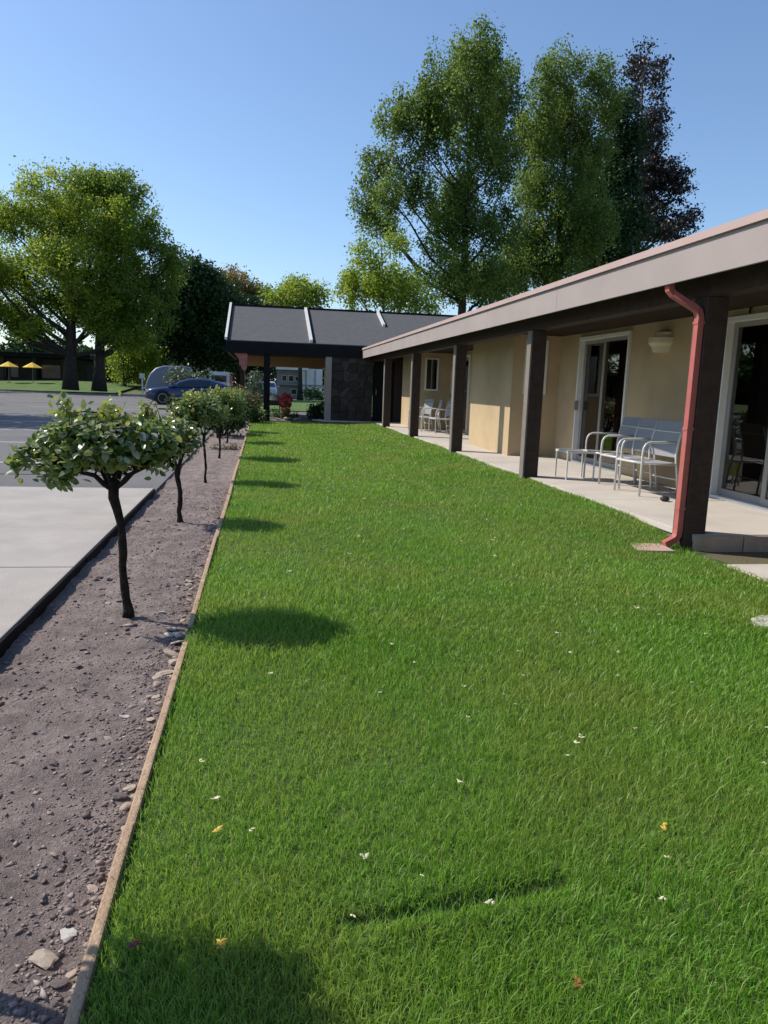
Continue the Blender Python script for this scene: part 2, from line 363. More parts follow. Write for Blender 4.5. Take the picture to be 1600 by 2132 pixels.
me = fast_mesh('soil_crumbs', V.reshape(-1, 3), (np.arange(N)[:, None] * 6 + FI).ravel(), np.full(N * 8, 3), 'crumb', np.repeat(rn, 6))
tag(link(bpy.data.objects.new('soil_crumbs', me), bed), kind='stuff')
# larger stones and clods, one object each
def stone_mesh(seed, flat, mt):
    r = random.Random(seed); bm = bmesh.new(); bmesh.ops.create_icosphere(bm, subdivisions=2, radius=1); o_ = Vector((seed * 3.1, 0, 0))
    for v in bm.verts:
        v.co *= 1 + .45 * noise.noise(v.co * 1.1 + o_) + .2 * noise.noise(v.co * 2.7 + o_); v.co.x *= 1.45; v.co.z *= flat
    me = bpy.data.meshes.new('stone'); bm.to_mesh(me); bm.free(); me.materials.append(M[mt]); return me
SM = [stone_mesh(i, .26 + .1 * (i % 3), ('stone', 'stone', 'darkclod', 'darkclod', 'whitestone')[i % 5]) for i in range(15)]
rr = random.Random(5)
def stone(x, y, s, k, name='stone'):
    o = bpy.data.objects.new(name, SM[k]); link(o, bed); o.location = (x, y, soil_h(x, y) + s * .25)
    o.scale = (s, s, s); o.rotation_euler = (rr.uniform(-.3, .3), rr.uniform(-.3, .3), rr.uniform(0, 6.28)); return o
for i in range(170):
    y = 1.1 + 6.5 * rr.random() ** 1.6
    x = (-.385 - abs(rr.gauss(0, .06))) if i % 2 else rr.uniform(-1.2, -.4)
    k = rr.choice([0, 1, 5, 6, 10, 11, 2, 3, 7, 8]) if i % 2 else rr.choice([2, 3, 7, 8, 12, 13, 2, 3, 7, 0, 6])
    stone(max(x, -1.2), y, rr.uniform(.007, .017) * (1 if y < 4 else 1.2), k, 'stone' if k % 5 < 2 else 'soil_clod')
for (x, y, s, k) in ((-.46, 3.98, .030, 4), (-.47, 3.9, .018, 4), (-.55, 4.3, .016, 4), (-.52, 2.9, .018, 9), (-.42, 3.35, .03, 0), (-.40, 3.5, .028, 5), (-.45, 3.3, .022, 6), (-.43, 3.62, .03, 10), (-.48, 1.62, .024, 1), (-.45, 1.7, .016, 9), (-.41, 3.75, .032, 0), (-.39, 3.85, .03, 11), (-.44, 3.9, .02, 6)):
    stone(x, y, s, k)
# timber edging between bed and lawn, in boards
ed = thing('lawn_edging', 'long pale timber edging strip between the bare bed and the lawn', 'edging', (-.36, 12, 0))
joints = [.35, 2.05, 3.62, 3.86, 6.2, 8.6, 11, 13.4, 15.8, 18.2, 20.6, 23, 25.2]
for i in range(len(joints) - 1):
    if i == 2: continue
    a, b = joints[i], joints[i + 1]; w = .028 if a < 6 else .036; dx = (.004, -.003, 0, .003, -.004)[i % 5]
    MB().prism([(-.375 + dx, a + .004), (-.375 + w + dx, a + .004), (-.375 + w - dx, b - .004), (-.375 - dx, b - .004)], 'z', -.10, .022 + dx).build('board', 'edging', ed, bevel=.006)

# grass blades
def grass():
    Vs, Fs, Ss, Rs = [], [], [], []; off = 0
    yy = np.linspace(.5, 25.8, 4000); dn = 22000 * (2 / np.maximum(yy, 1.7)) ** 1.4; cdf = np.cumsum(dn); total = int(4.25 * np.mean(dn) * 25.3); cdf /= cdf[-1]
    yall = np.interp(RNG.random(total), cdf, yy); xall = -.40 + 4.25 * RNG.random(total); yj = yall + RNG.normal(0, .5, total)
    for seg in (2, 1):
        sel = (yj < 5.0) if seg == 2 else (yj >= 5.0); x, y = xall[sel], yall[sel]; n = len(x)
        keep = (x < lawn_right(y) + RNG.normal(0, .02, n)) & (x > -.345 + np.abs(RNG.normal(0, .006, n)) - .02 * (RNG.random(n) < .12))
        vis = x < 1.5 + y * 1.0
        keep &= vis | (RNG.random(n) < .5)
        t = np.clip((x - .18) / .62, 0, 1); gy = 1.60 + .06 * t
        keep &= ~((np.abs(y - gy - .01) < .018) & (x > .2) & (x < .8) & (RNG.random(n) < .92))
        keep &= ~((np.hypot(x - .87, y - 2.21) < .022) | (np.hypot(x - .24, y - 2.05) < .018))
        x, y = x[keep], y[keep]; n = len(x); z = lawn_z(x, y); d = np.hypot(x, y)
        hgt = (.024 + .024 * RNG.random(n)) * (1 + .22 * np.sin(x * 2.3 + 1) * np.sin(y * 1.9) + .2 * np.sin(x * 7.1 + y * 3.3) * np.sin(y * 6.7 - x * 2.)); hgt[RNG.random(n) < .03] *= 1.35
        w = np.maximum(.0026, d / 749 * .85) * (.8 + .4 * RNG.random(n))
        # blades at the edges of the turf lean out
        ang = RNG.random(n) * 6.283; lean = (.15 + .75 * RNG.random(n)) * hgt
        dx, dy = np.cos(ang) * lean, np.sin(ang) * lean
        fa = RNG.random(n) * 6.283; wx, wy = np.cos(fa) * w * .5, np.sin(fa) * w * .5
        P = np.stack([x, y, z - .003], 1); Wd = np.stack([wx, wy, 0 * w], 1)
        mid = P + np.stack([dx * .35, dy * .35, hgt * .62], 1); tip = P + np.stack([dx, dy, hgt * .95], 1)
        pn = .5 + .22 * np.sin(x * 1.3 + 2 * np.sin(y * .8)) * np.sin(y * 1.1 + x)
        r = np.clip(.42 * pn + .55 * (RNG.random(n) - .5) + .28, 0, .82); dead = .02 + .10 * np.exp(-((x - 1.25) / .35) ** 2 - ((y - 1.7) / .35) ** 2) + .05 * np.exp(-((x - .9) / .3) ** 2 - ((y - 2.6) / .5) ** 2); r[RNG.random(n) < dead] = 1.
        if seg == 2:
            V = np.stack([P - Wd, P + Wd, mid + Wd * .8, mid - Wd * .8, tip], 1); k = 5
            F = off + np.arange(n)[:, None] * 5 + np.array([0, 1, 2, 3, 3, 2, 4]); S = np.tile([4, 3], n)
        else:
            V = np.stack([P - Wd, P + Wd, tip], 1); k = 3
            F = off + np.arange(n)[:, None] * 3 + np.array([0, 1, 2]); S = np.full(n, 3)
        Vs.append(V.reshape(-1, 3)); Fs.append(F.ravel()); Ss.append(S); Rs.append(np.repeat(r, k)); off += n * k
    me = fast_mesh('grass', np.concatenate(Vs), np.concatenate(Fs), np.concatenate(Ss), 'grass', np.concatenate(Rs))
    tag(link(bpy.data.objects.new('grass', me)), 'short mown green grass covering the lawn beside the building', 'grass', kind='stuff')
grass()

# ------------------------------------------------------------------ patio
patio = tag(MB().box(3.80, 5.6, 5.99, 26.0, -.10, .03).build('patio', 'cedge'), kind='structure')
pj = [5.98, 8.05, 10.15, 12.2, 14.3, 16.4, 18.6, 20.7, 22.9, 25.0, 26.0]
for a, b in zip(pj, pj[1:]):
    MB().box(3.78, 5.59, a + .004, b - .004, .031, .088).build('slab', 'patio', patio, bevel=.005)
x = 3.782
for w in (.48, .42, .42, .42):
    MB().box(x, x + w - .012, 5.945, 5.985, -.075, .080).build('riser_tile', 'tile', patio, bevel=.004); x += w
MB().box(3.79, 5.52, 5.975, 5.988, -.07, .076).build('grout', 'grout', patio)
ap = tag(MB().box(3.70, 5.58, -2, 5.94, -.10, -.062).build('apron', 'ground'), kind='structure')
for a, b in ((-2, 1.9), (1.91, 3.9), (3.91, 5.42)):
    MB().box(3.72, 5.57, a, b, -.062, -.045).build('slab', 'patio', ap, bevel=.005)

# ------------------------------------------------------------------ main building
bld = thing('single_storey_building', 'long low beige stucco building with brown posts and deep mauve fascia', 'building', (8, 12, 0))
ZS = 2.32   # soffit height
def front(y0, y1, z0=.0, z1=ZS): MB().box(5.5, 5.68, y0, y1, z0, z1).build('wall', 'stucco', bld)   # recessed front wall, door openings left free
front(-2, 6.5); front(6.5, 8.42, 2.24); front(8.42, 10.82); front(10.82, 12.65, 2.25); front(12.65, 13.73)
front(16.1, 19.75); front(19.75, 21.6, 2.22); front(21.6, 22.03); front(24.5, 34)
def bay(y0, y1, xw0, xw1, zw0, zw1, xf=4.58):
    b = MB()
    b.box(xf, xw0, y0, y0 + .18, 0, ZS); b.box(xw1, 5.5, y0, y0 + .18, 0, ZS); b.box(xw0, xw1, y0, y0 + .18, 0, zw0); b.box(xw0, xw1, y0, y0 + .18, zw1, ZS)
    b.box(xf, xf + .18, y0 + .18, y1, 0, ZS); b.box(xf + .18, 5.5, y1 - .18, y1, 0, ZS)
    b.build('bay_wall', 'stucco', bld)
    f = MB()
    for (a0, a1, c0, c1) in ((xw0 - .035, xw0 + .012, zw0 - .035, zw1 + .035), (xw1 - .012, xw1 + .035, zw0 - .035, zw1 + .035), (xw0 + .012, xw1 - .012, zw1 - .012, zw1 + .035), (xw0 + .012, xw1 - .012, zw0 - .035, zw0 + .012)):
        f.box(a0, a1, y0 - .022, y0 + .06, c0, c1)
    w = f.build('window', 'white', bld, bevel=.003)
    MB().box(xw0 + .012, xw1 - .012, y0 + .03, y0 + .036, zw0 + .012, zw1 - .012).build('pane', 'glass', w)
    MB().box((xw0 + xw1) / 2 - .012, (xw0 + xw1) / 2 + .012, y0 + .01, y0 + .028, zw0 + .012, zw1 - .012).build('mullion', 'alu', w)
    MB().box(xw0 + .02, xw1 - .02, y0 + .12, y0 + .14, zw0 + .02, zw1 - .02).build('blind', 'dark', w)
bay(13.55, 16.28, 4.84, 5.21, 1.28, 2.20)
bay(21.85, 24.65, 4.76, 5.10, 1.26, 2.14)
# tall dark windows at the far end
for (y0, y1) in ((24.72, 25.2), (25.24, 25.75)):
    f = MB(); f.box(5.40, 5.5, y0, y0 + .05, .09, 2.2); f.box(5.40, 5.5, y1 - .05, y1, .09, 2.2); f.box(5.40, 5.5, y0 + .05, y1 - .05, 2.14, 2.2); f.box(5.40, 5.5, y0 + .05, y1 - .05, .7, .76); f.box(5.40, 5.5, y0 + .05, y1 - .05, .09, .14)
    w = f.build('window', 'brown', bld); MB().box(5.46, 5.466, y0 + .05, y1 - .05, .76, 2.14).build('pane', 'glass', w)
    MB().box(5.44, 5.48, y0 + .05, y1 - .05, .14, .7).build('lower_panel', 'palewall', w)
# sliding doors
def sliding_door(y0, y1, ztop, handle=None, near=False):
    z0 = .088; f = MB()
    f.box(5.46, 5.60, y0, y0 + .05, z0, ztop); f.box(5.46, 5.60, y1 - .05, y1, z0, ztop); f.box(5.46, 5.60, y0 + .05, y1 - .05, ztop - .06, ztop)
    d = f.build('sliding_door', 'white', bld, bevel=.004)
    MB().box(5.44, 5.60, y0 + .05, y1 - .05, z0, z0 + .035).build('track', 'white', d, bevel=.003)
    ym = (y0 + y1) / 2
    for (a, b, xo) in ((y0 + .05, ym + .03, 5.50), (ym - .03, y1 - .05, 5.545)):
        p = MB(); zt = ztop - .06; zb = z0 + .037
        p.box(xo, xo + .035, a, a + .075, zb, zt - .002); p.box(xo, xo + .035, b - .075, b, zb, zt - .002)
        p.box(xo, xo + .035, a + .075, b - .075, zt - .06, zt - .002); p.box(xo, xo + .035, a + .075, b - .075, zb, zb + .08)
        p.build('leaf_frame', 'alu', d, bevel=.003)
        MB().box(xo + .014, xo + .020, a + .075, b - .075, zb + .08, zt - .06).build('pane', 'paleglass' if near else 'glass', d)
    if handle: MB().box(5.43, 5.50, handle, handle + .025, 1.0, 1.16).build('handle', 'alu', d, bevel=.006)
sliding_door(6.5, 8.42, 2.24, None, True); sliding_door(10.82, 12.65, 2.25, 12.585); sliding_door(19.75, 21.6, 2.22, 21.53)
MB().tube([(5.49, 8.0, 2.32), (5.47, 8.0, 2.30), (5.47, 8.0, 2.25)], .012, 8).build('door_hook', 'blacktrim', bld)
# interior
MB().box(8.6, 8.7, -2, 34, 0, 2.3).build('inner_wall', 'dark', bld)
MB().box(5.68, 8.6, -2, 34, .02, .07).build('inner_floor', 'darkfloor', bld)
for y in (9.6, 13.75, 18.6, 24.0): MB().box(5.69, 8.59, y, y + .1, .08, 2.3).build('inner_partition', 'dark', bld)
# roof, soffit, beam, fascia panels
r = MB(); r.prism([(3.42, 2.53), (9.0, 3.10), (12.6, 2.7), (12.6, 2.4), (9.0, 2.8), (5.7, 2.40), (3.42, 2.40)], 'y', -2.4, 33.8); r.build('roof', 'shingle', bld)
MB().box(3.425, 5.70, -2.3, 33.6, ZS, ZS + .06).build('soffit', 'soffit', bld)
MB().box(12.2, 12.4, -2, 34, 0, 2.6).build('rear_wall', 'stucco', bld)
MB().box(5.7, 12.2, -2.0, -1.8, 0, 2.6).build('end_wall', 'stucco', bld)
MB().box(3.71, 3.89, -2.2, 26.4, 2.13, ZS - .003).build('beam', 'brown', bld, bevel=.008)
fy = [-2.4, .6, 3.6, 8.62, 11.4, 14.4, 17.4, 20.4, 23.4, 25.95]
for a, b in zip(fy, fy[1:]):
    p = MB().prism([(3.40, 2.225), (3.424, 2.225), (3.424, 2.53), (3.40, 2.515)], 'y', a + .0015, b - .0015).build('fascia_panel', 'fascia', bld, bevel=.003)
    MB().prism([(3.372, 2.50), (3.392, 2.497), (3.398, 2.518), (3.46, 2.56), (3.46, 2.568), (3.385, 2.566)], 'y', a + .0015, b - .0015).build('drip_edge', 'fasciatrim', p)
for y in (-2.1, 2.0, 6.09, 10.25, 14.4, 18.62, 22.9):
    MB().box(3.70, 3.90, y - .10, y + .10, -.06 if y < 7 else -.02, 2.128).build('post', 'brown', bld, bevel=.006)
    if y > 7: MB().box(3.676, 3.699, y - .095, y + .06, -.02, 2.12).build('post_lit_strip', 'postlit', bld, bevel=.003)  # added pale strip puts the sunlit post side into colour
# red downspout on the nearest post
def rect_pipe(mb, pts, w, d):   # rectangular section pipe in the x-z plane at given y
    n = len(pts); V = []
    for i, (x, y, z) in enumerate(pts):
        a = Vector(pts[max(i - 1, 0)]); b = Vector(pts[min(i + 1, n - 1)]); t = (b - a).normalized()
        s = t.cross(Vector((0, 1, 0))).normalized()
        p = Vector((x, y, z)); V += [p + s * d / 2 + Vector((0, w / 2, 0)), p + s * d / 2 - Vector((0, w / 2, 0)), p - s * d / 2 - Vector((0, w / 2, 0)), p - s * d / 2 + Vector((0, w / 2, 0))]
    mb.add(V, [(i * 4 + k, i * 4 + (k + 1) % 4, i * 4 + 4 + (k + 1) % 4, i * 4 + 4 + k) for i in range(n - 1) for k in range(4)] + [(0, 1, 2, 3), tuple(n * 4 - 4 + k for k in (3, 2, 1, 0))])
d = MB(); rect_pipe(d, [(3.455, 6.20, 2.36), (3.455, 6.20, 2.23), (3.46, 6.195, 2.185), (3.485, 6.175, 2.15), (3.63, 6.07, 2.035), (3.655, 6.055, 2.01), (3.668, 6.045, 1.96), (3.668, 6.045, .12), (3.66, 6.04, .07), (3.63, 6.03, .035), (3.52, 6.0, -.005)], .07, .055)
ds = d.build('downspout', 'red', bld, bevel=.004)
for z in (1.9, 1.0, .3): MB().box(3.636, 3.701, 6.005, 6.085, z, z + .025).build('strap', 'red', ds)
sp = MB(); sp.prism([(3.20, 5.83), (3.52, 5.80), (3.55, 6.12), (3.22, 6.14)], 'z', -.07, -.018)
tag(sp.build('splash_block', 'splash', bevel=.012), 'pinkish splash block half sunk in grass below the red downspout', 'splash block')
# wall lamps
def wall_lamp(y):
    L = MB().lathe([(.15, 1.89), (.17, 1.96), (.215, 2.01), (.215, 2.085)], (5.5, y, 0), 16, a0=math.pi / 2, a1=math.pi * 1.5).build('wall_lamp', 'cream', bld, bevel=.003)
    MB().lathe([(.155, 2.09), (.155, 2.155), (.13, 2.17)], (5.5, y, 0), 16, a0=math.pi / 2, a1=math.pi * 1.5).build('lamp_cap', 'cream', L)
wall_lamp(9.86); wall_lamp(18.1)
# things behind the glass
sh = thing('shelf_unit', 'grey shelf case with pale shelves behind the sliding door glass', 'shelf', (6.25, 11.35, .07))
MB().box(6.2, 6.5, 10.95, 10.98, .075, 2.1).box(6.2, 6.5, 11.82, 11.85, .075, 2.1).box(6.5, 6.52, 10.95, 11.85, .075, 2.1).box(6.2, 6.5, 10.98, 11.82, 2.06, 2.1).build('case', 'shelfdark', sh)
for z in (.95, 1.3, 1.6, 1.85): MB().box(6.19, 6.49, 10.985, 11.815, z, z + .03).build('shelf', 'shelf', sh)
MB().box(6.185, 6.2, 10.99, 11.81, .1, .93).build('front_panel', 'curtain', sh)
t_ = thing('cabinet', 'low grey cabinet inside the dark half of the sliding door', 'cabinet', (6.4, 12.3, .07))
MB().box(6.3, 6.7, 12.05, 12.5, .08, .78).build('body', 'curtain', t_, bevel=.01); MB().box(6.27, 6.72, 12.02, 12.53, .78, .81).build('top', 'shelf', t_)
def tub_chair(x, y, rz, label):
    t = thing('armchair', label, 'armchair', (x, y, .07), rz=rz)
    MB().box(-.28, .28, -.28, .28, .36, .46).build('seat', 'black', t, bevel=.03, local=True)
    MB().box(-.28, .28, .20, .30, .46, .82).build('backrest', 'black', t, bevel=.03, local=True)
    for sx in (-.25, .25):
        for sy in (-.25, .25): MB().tube([(sx, sy, .36), (sx * 1.06, sy * 1.06, .006)], .014, 6).build('leg', 'alu', t, local=True)
tub_chair(6.7, 7.7, 1.2, 'dark armchair behind the near sliding door glass, left of the frame bar')
tub_chair(6.5, 6.9, 1.9, 'dark armchair behind the near sliding door glass, at the picture edge')

# ------------------------------------------------------------------ patio chairs
def make_chair():
    t = thing('patio_chair', '', 'chair', (0, 0, 0))
    # local: faces -x, width along y; tube frame, sling back
    for sy in (-.27, .27):
        MB().tube([(-.27, sy, .005), (-.27, sy, .52), (-.262, sy, .585), (-.235, sy, .63), (-.19, sy, .65), (.05, sy, .655), (.17, sy, .65)], .014, 8).build('armrest', 'frame', t, smooth=True, local=True)
        MB().tube([(.26, sy, .005), (.235, sy, .22), (.20, sy, .41), (.19, sy, .5), (.21, sy, .66), (.27, sy, .88)], .014, 8).build('rear_leg', 'frame', t, smooth=True, local=True)
        MB().tube([(-.27, sy, .40), (.20, sy, .385)], .013, 8).build('side_rail', 'frame', t, smooth=True, local=True)
    MB().tube([(-.27, -.256, .40), (-.27, .256, .40)], .014, 8).build('front_rail', 'frame', t, smooth=True, local=True)
    MB().tube([(.235, -.256, .20), (.235, .256, .20)], .010, 8).build('stretcher', 'frame', t, smooth=True, local=True)
    # sling: a seat and a back, curved sheets with thickness
    def sheet(pts, name):
        m = MB(); n = len(pts)
        for side, o in ((0, 0), (1, .006)):
            pass
        V = [(x, sy, z + o) for o in (0, .007) for (x, z) in pts for sy in (-.256, .256)]
        Fs = []
        for i in range(n - 1):
            Fs += [(2 * i, 2 * i + 1, 2 * i + 3, 2 * i + 2), (2 * n + 2 * i, 2 * n + 2 * i + 2, 2 * n + 2 * i + 3, 2 * n + 2 * i + 1), (2 * i, 2 * i + 2, 2 * n + 2 * i + 2, 2 * n + 2 * i), (2 * i + 1, 2 * n + 2 * i + 1, 2 * n + 2 * i + 3, 2 * i + 3)]
        Fs += [(0, 2 * n, 2 * n + 1, 1), (2 * n - 2, 2 * n - 1, 4 * n - 1, 4 * n - 2)]
        return m.add(V, Fs).build(name, 'sling', t, local=True)
    sheet([(-.255, .405), (-.1, .392), (.08, .388), (.185, .40)], 'seat')
    b = sheet([(.188, .47), (.20, .60), (.235, .74), (.268, .87), (.276, .895)], 'backrest')
    MB().box(.222, .248, -.257, .257, .765, .778).build('seam', 'frame', b, local=True)
    return t
ch = make_chair(); chairs = [(4.74, 8.62, .10), (4.80, 9.22, .04), (4.84, 9.82, -.03)]
names = ['nearest of the three white-framed sling chairs beside the red downspout', 'middle one of the three white-framed sling chairs on the patio', 'white-framed sling chair nearest the open sliding door, farthest of the three']
for i, (x, y, a) in enumerate(chairs):
    o = ch if i == 0 else copy_tree(ch)
    o.location = (x, y, .088); o.rotation_euler.z = a; tag(o, names[i], 'chair', 'sling chairs on the near patio')
names = ['far patio white-framed chair closest to the camera, half behind a post', 'middle white-framed chair on the far patio beyond the bay', 'farthest white-framed chair on the far patio, under the small window']
for i, (x, y, a) in enumerate(((4.85, 20.0, .1), (4.72, 20.75, -.15), (4.55, 21.35, .2))):
    o = copy_tree(ch); o.location = (x, y, .088); o.rotation_euler.z = a; tag(o, names[i], 'chair', 'white chairs on the far patio')
fs = thing('footstool', 'low white-framed footstool with grey mesh top before the far chair', 'footstool', (4.42, 10.08, .088))
for x in (4.22, 4.62):
    for y in (9.88, 10.28): MB().tube([(x, y, .089), (x, y, .46)], .013, 8).build('leg', 'frame', fs)
MB().box(4.205, 4.635, 9.865, 9.895, .46, .49).box(4.205, 4.635, 10.265, 10.295, .46, .49).box(4.205, 4.235, 9.895, 10.265, .46, .49).box(4.605, 4.635, 9.895, 10.265, .46, .49).build('top_frame', 'frame', fs)
MB().box(4.235, 4.605, 9.895, 10.265, .468, .478).build('mesh_top', 'sling', fs)
tag(MB().lathe([(.02, .0885), (.05, .10), (.055, .125), (.03, .145)], (4.62, 7.95, 0), 10).build('patio_stopper', 'black', bevel=.003), 'small black round object lying on the patio by the near chair', 'door stop')
st = MB(); st.prism([(2.80, 3.74), (2.86, 3.66), (2.98, 3.63), (3.12, 3.66), (3.18, 3.76), (3.10, 3.86), (2.95, 3.88), (2.84, 3.83)], 'z', -.06, .022)
tag(st.build('stone', 'whitestone', bevel=.015), 'flat white stone half sunk in the lawn at the right edge', 'stone')

# ------------------------------------------------------------------ carport at the far end
cp = thing('carport', 'carport with grey gabled roof, dark fascia and slate wall at the far end', 'carport', (2, 30, 0))
X0, X1, YE, YR, YB, ZE, ZR = -1.17, 5.6, 26.0, 30.0, 34.0, 2.66, 4.16
def slope(mb, x0, x1, y0, y1, up0, up1):
    f = lambda y: ZE + (ZR - ZE) * (y - YE) / (YR - YE)
    mb.add([(x0, y0, f(y0) + up0), (x1, y0, f(y0) + up0), (x1, y1, f(y1) + up0), (x0, y1, f(y1) + up0), (x0, y0, f(y0) + up1), (x1, y0, f(y0) + up1), (x1, y1, f(y1) + up1), (x0, y1, f(y1) + up1)],
           [(3, 2, 1, 0), (4, 5, 6, 7), (0, 1, 5, 4), (1, 2, 6, 5), (2, 3, 7, 6), (3, 0, 4, 7)]); return mb
roof = slope(MB(), X0, 9.5, YE, YR, -.08, 0).build('roof', 'shingle', cp)
back = MB(); back.add([(X0, YR, ZR), (9.5, YR, ZR), (9.5, YB, ZE), (X0, YB, ZE), (X0, YR, ZR - .08), (9.5, YR, ZR - .08), (9.5, YB, ZE - .08), (X0, YB, ZE - .08)], [(0, 1, 2, 3), (7, 6, 5, 4), (1, 0, 4, 5), (2, 1, 5, 6), (3, 2, 6, 7), (0, 3, 7, 4)]); back.build('rear_roof', 'shingle', cp)
MB().box(X0 + .06, 9.5, YR - .06, YR + .06, ZR + .004, ZR + .05).build('ridge_cap', 'blacktrim', roof)
slope(MB(), X0 - .05, X0 + .03, YE - .02, YR + .05, .005, .09).build('rake_trim', 'batten', roof)
slope(MB(), X0 + .031, X0 + .12, YE - .01, YR, .003, .03).build('rake_flashing', 'blacktrim', roof)
slope(MB(), 1.60, 1.70, YE + .05, YR - .15, .003, .10).build('batten', 'batten', roof)
slope(MB(), 1.702, 1.80, YE + .05, YR - .15, .002, .02).build('flashing', 'blacktrim', roof)
slope(MB(), 4.42, 4.51, YE + 2.2, YR - .15, .003, .10).build('batten', 'batten', roof)
slope(MB(), 4.512, 4.60, YE + 2.2, YR - .15, .002, .02).build('flashing', 'blacktrim', roof)
MB().box(X0, 3.55, YE - .06, YE, 2.24, 2.63).build('fascia', 'blacktrim', cp, bevel=.006)
MB().prism([(YE, 2.24), (YE, 2.58), (YR, 4.07), (YB, 2.58), (YB, 2.24)], 'x', X0 + .02, X0 + .10).build('gable_end', 'brown', cp)
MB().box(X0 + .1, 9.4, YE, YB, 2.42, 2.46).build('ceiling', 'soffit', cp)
MB().box(-.95, 2.95, 33.0, 33.2, 1.98, 2.40).build('rear_beam', 'tan', cp)
MB().box(-.95, 2.30, 26.15, 26.3, 2.2, 2.41).build('front_beam', 'brown', cp)
MB().box(.07, .28, 26.02, 26.22, -.05, 2.235).build('post', 'blacktrim', cp, bevel=.006)
MB().box(-.9, -.72, 33.0, 33.18, -.05, 1.975).build('post', 'brown', cp)
MB().box(2.70, 2.86, 32.6, 33.19, -.05, 1.975).build('post', 'stucco', cp)
MB().box(2.16, 2.36, 25.98, 26.35, .0, 2.235).build('post', 'fascia', cp, bevel=.006)
MB().prism([(-.92, 2.40), (-.45, 2.40), (-.47, 2.20), (-.50, 1.72), (-.58, 1.66), (-.66, 1.72), (-.78, 2.08), (-.90, 2.22)], 'y', 26.05, 26.13).build('bracket', 'redwood', cp, bevel=.008)
# slate wall: a mortar core with single stones
MB().box(2.36, 3.80, 26.06, 26.3, 0, 2.34).build('wall_core', 'mortar', cp)
rs = random.Random(3); U0, U1, W0, W1 = 2.37, 3.79, .06, 2.33
seeds = [(U0 + (U1 - U0) * (i + .5 + rs.uniform(-.42, .42)) / 5, W0 + (W1 - W0) * (j + .5 + rs.uniform(-.42, .42)) / 8) for i in range(5) for j in range(8)]
def clip_half(poly, px, py, nx, ny):    # keep the side where (p - P).n <= 0
    out = []
    for i in range(len(poly)):
        p, q = poly[i], poly[(i + 1) % len(poly)]; dp = (p[0] - px) * nx + (p[1] - py) * ny; dq = (q[0] - px) * nx + (q[1] - py) * ny
        if dp <= 0: out.append(p)
        if dp * dq < 0: t = dp / (dp - dq); out.append((p[0] + (q[0] - p[0]) * t, p[1] + (q[1] - p[1]) * t))
    return out
for (cx_, cz_) in seeds:                 # irregular slate pieces, each cut against its neighbours
    poly = [(U0, W0), (U1, W0), (U1, W1), (U0, W1)]
    for (ox, oz) in seeds:
        dx, dz = ox - cx_, oz - cz_; L_ = math.hypot(dx, dz)
        if 1e-6 < L_ < 1.0 and len(poly) > 2: poly = clip_half(poly, cx_ + dx * .5 - dx / L_ * .008, cz_ + dz * .5 - dz / L_ * .008, dx, dz)
    if len(poly) > 2: MB().prism(poly, 'y', 26.06 - rs.uniform(.012, .05), 26.1).build('stone', rs.choice(['slate', 'slate2', 'slate3']), cp, bevel=.004)
dd = MB().box(3.83, 4.55, 26.1, 26.2, .06, 2.15).build('door', 'blacktrim', cp); MB().tube([(3.93, 26.07, 1.0), (3.93, 26.07, 1.2)], .012, 6).build('handle', 'alu', dd)
MB().box(4.56, 5.5, 26.05, 26.25, 0, 2.35).build('side_wall', 'brown', cp)
es = tag(MB().box(2.05, 5.6, 25.6, 26.7, -.10, .05).build('entry_slab', 'cedge'), kind='structure')
MB().prism([(1.75, 26.5), (2.05, 25.58), (3.77, 25.58), (3.77, 26.02), (2.4, 26.6)], 'z', .051, .085).build('slab', 'patio', es, bevel=.006)

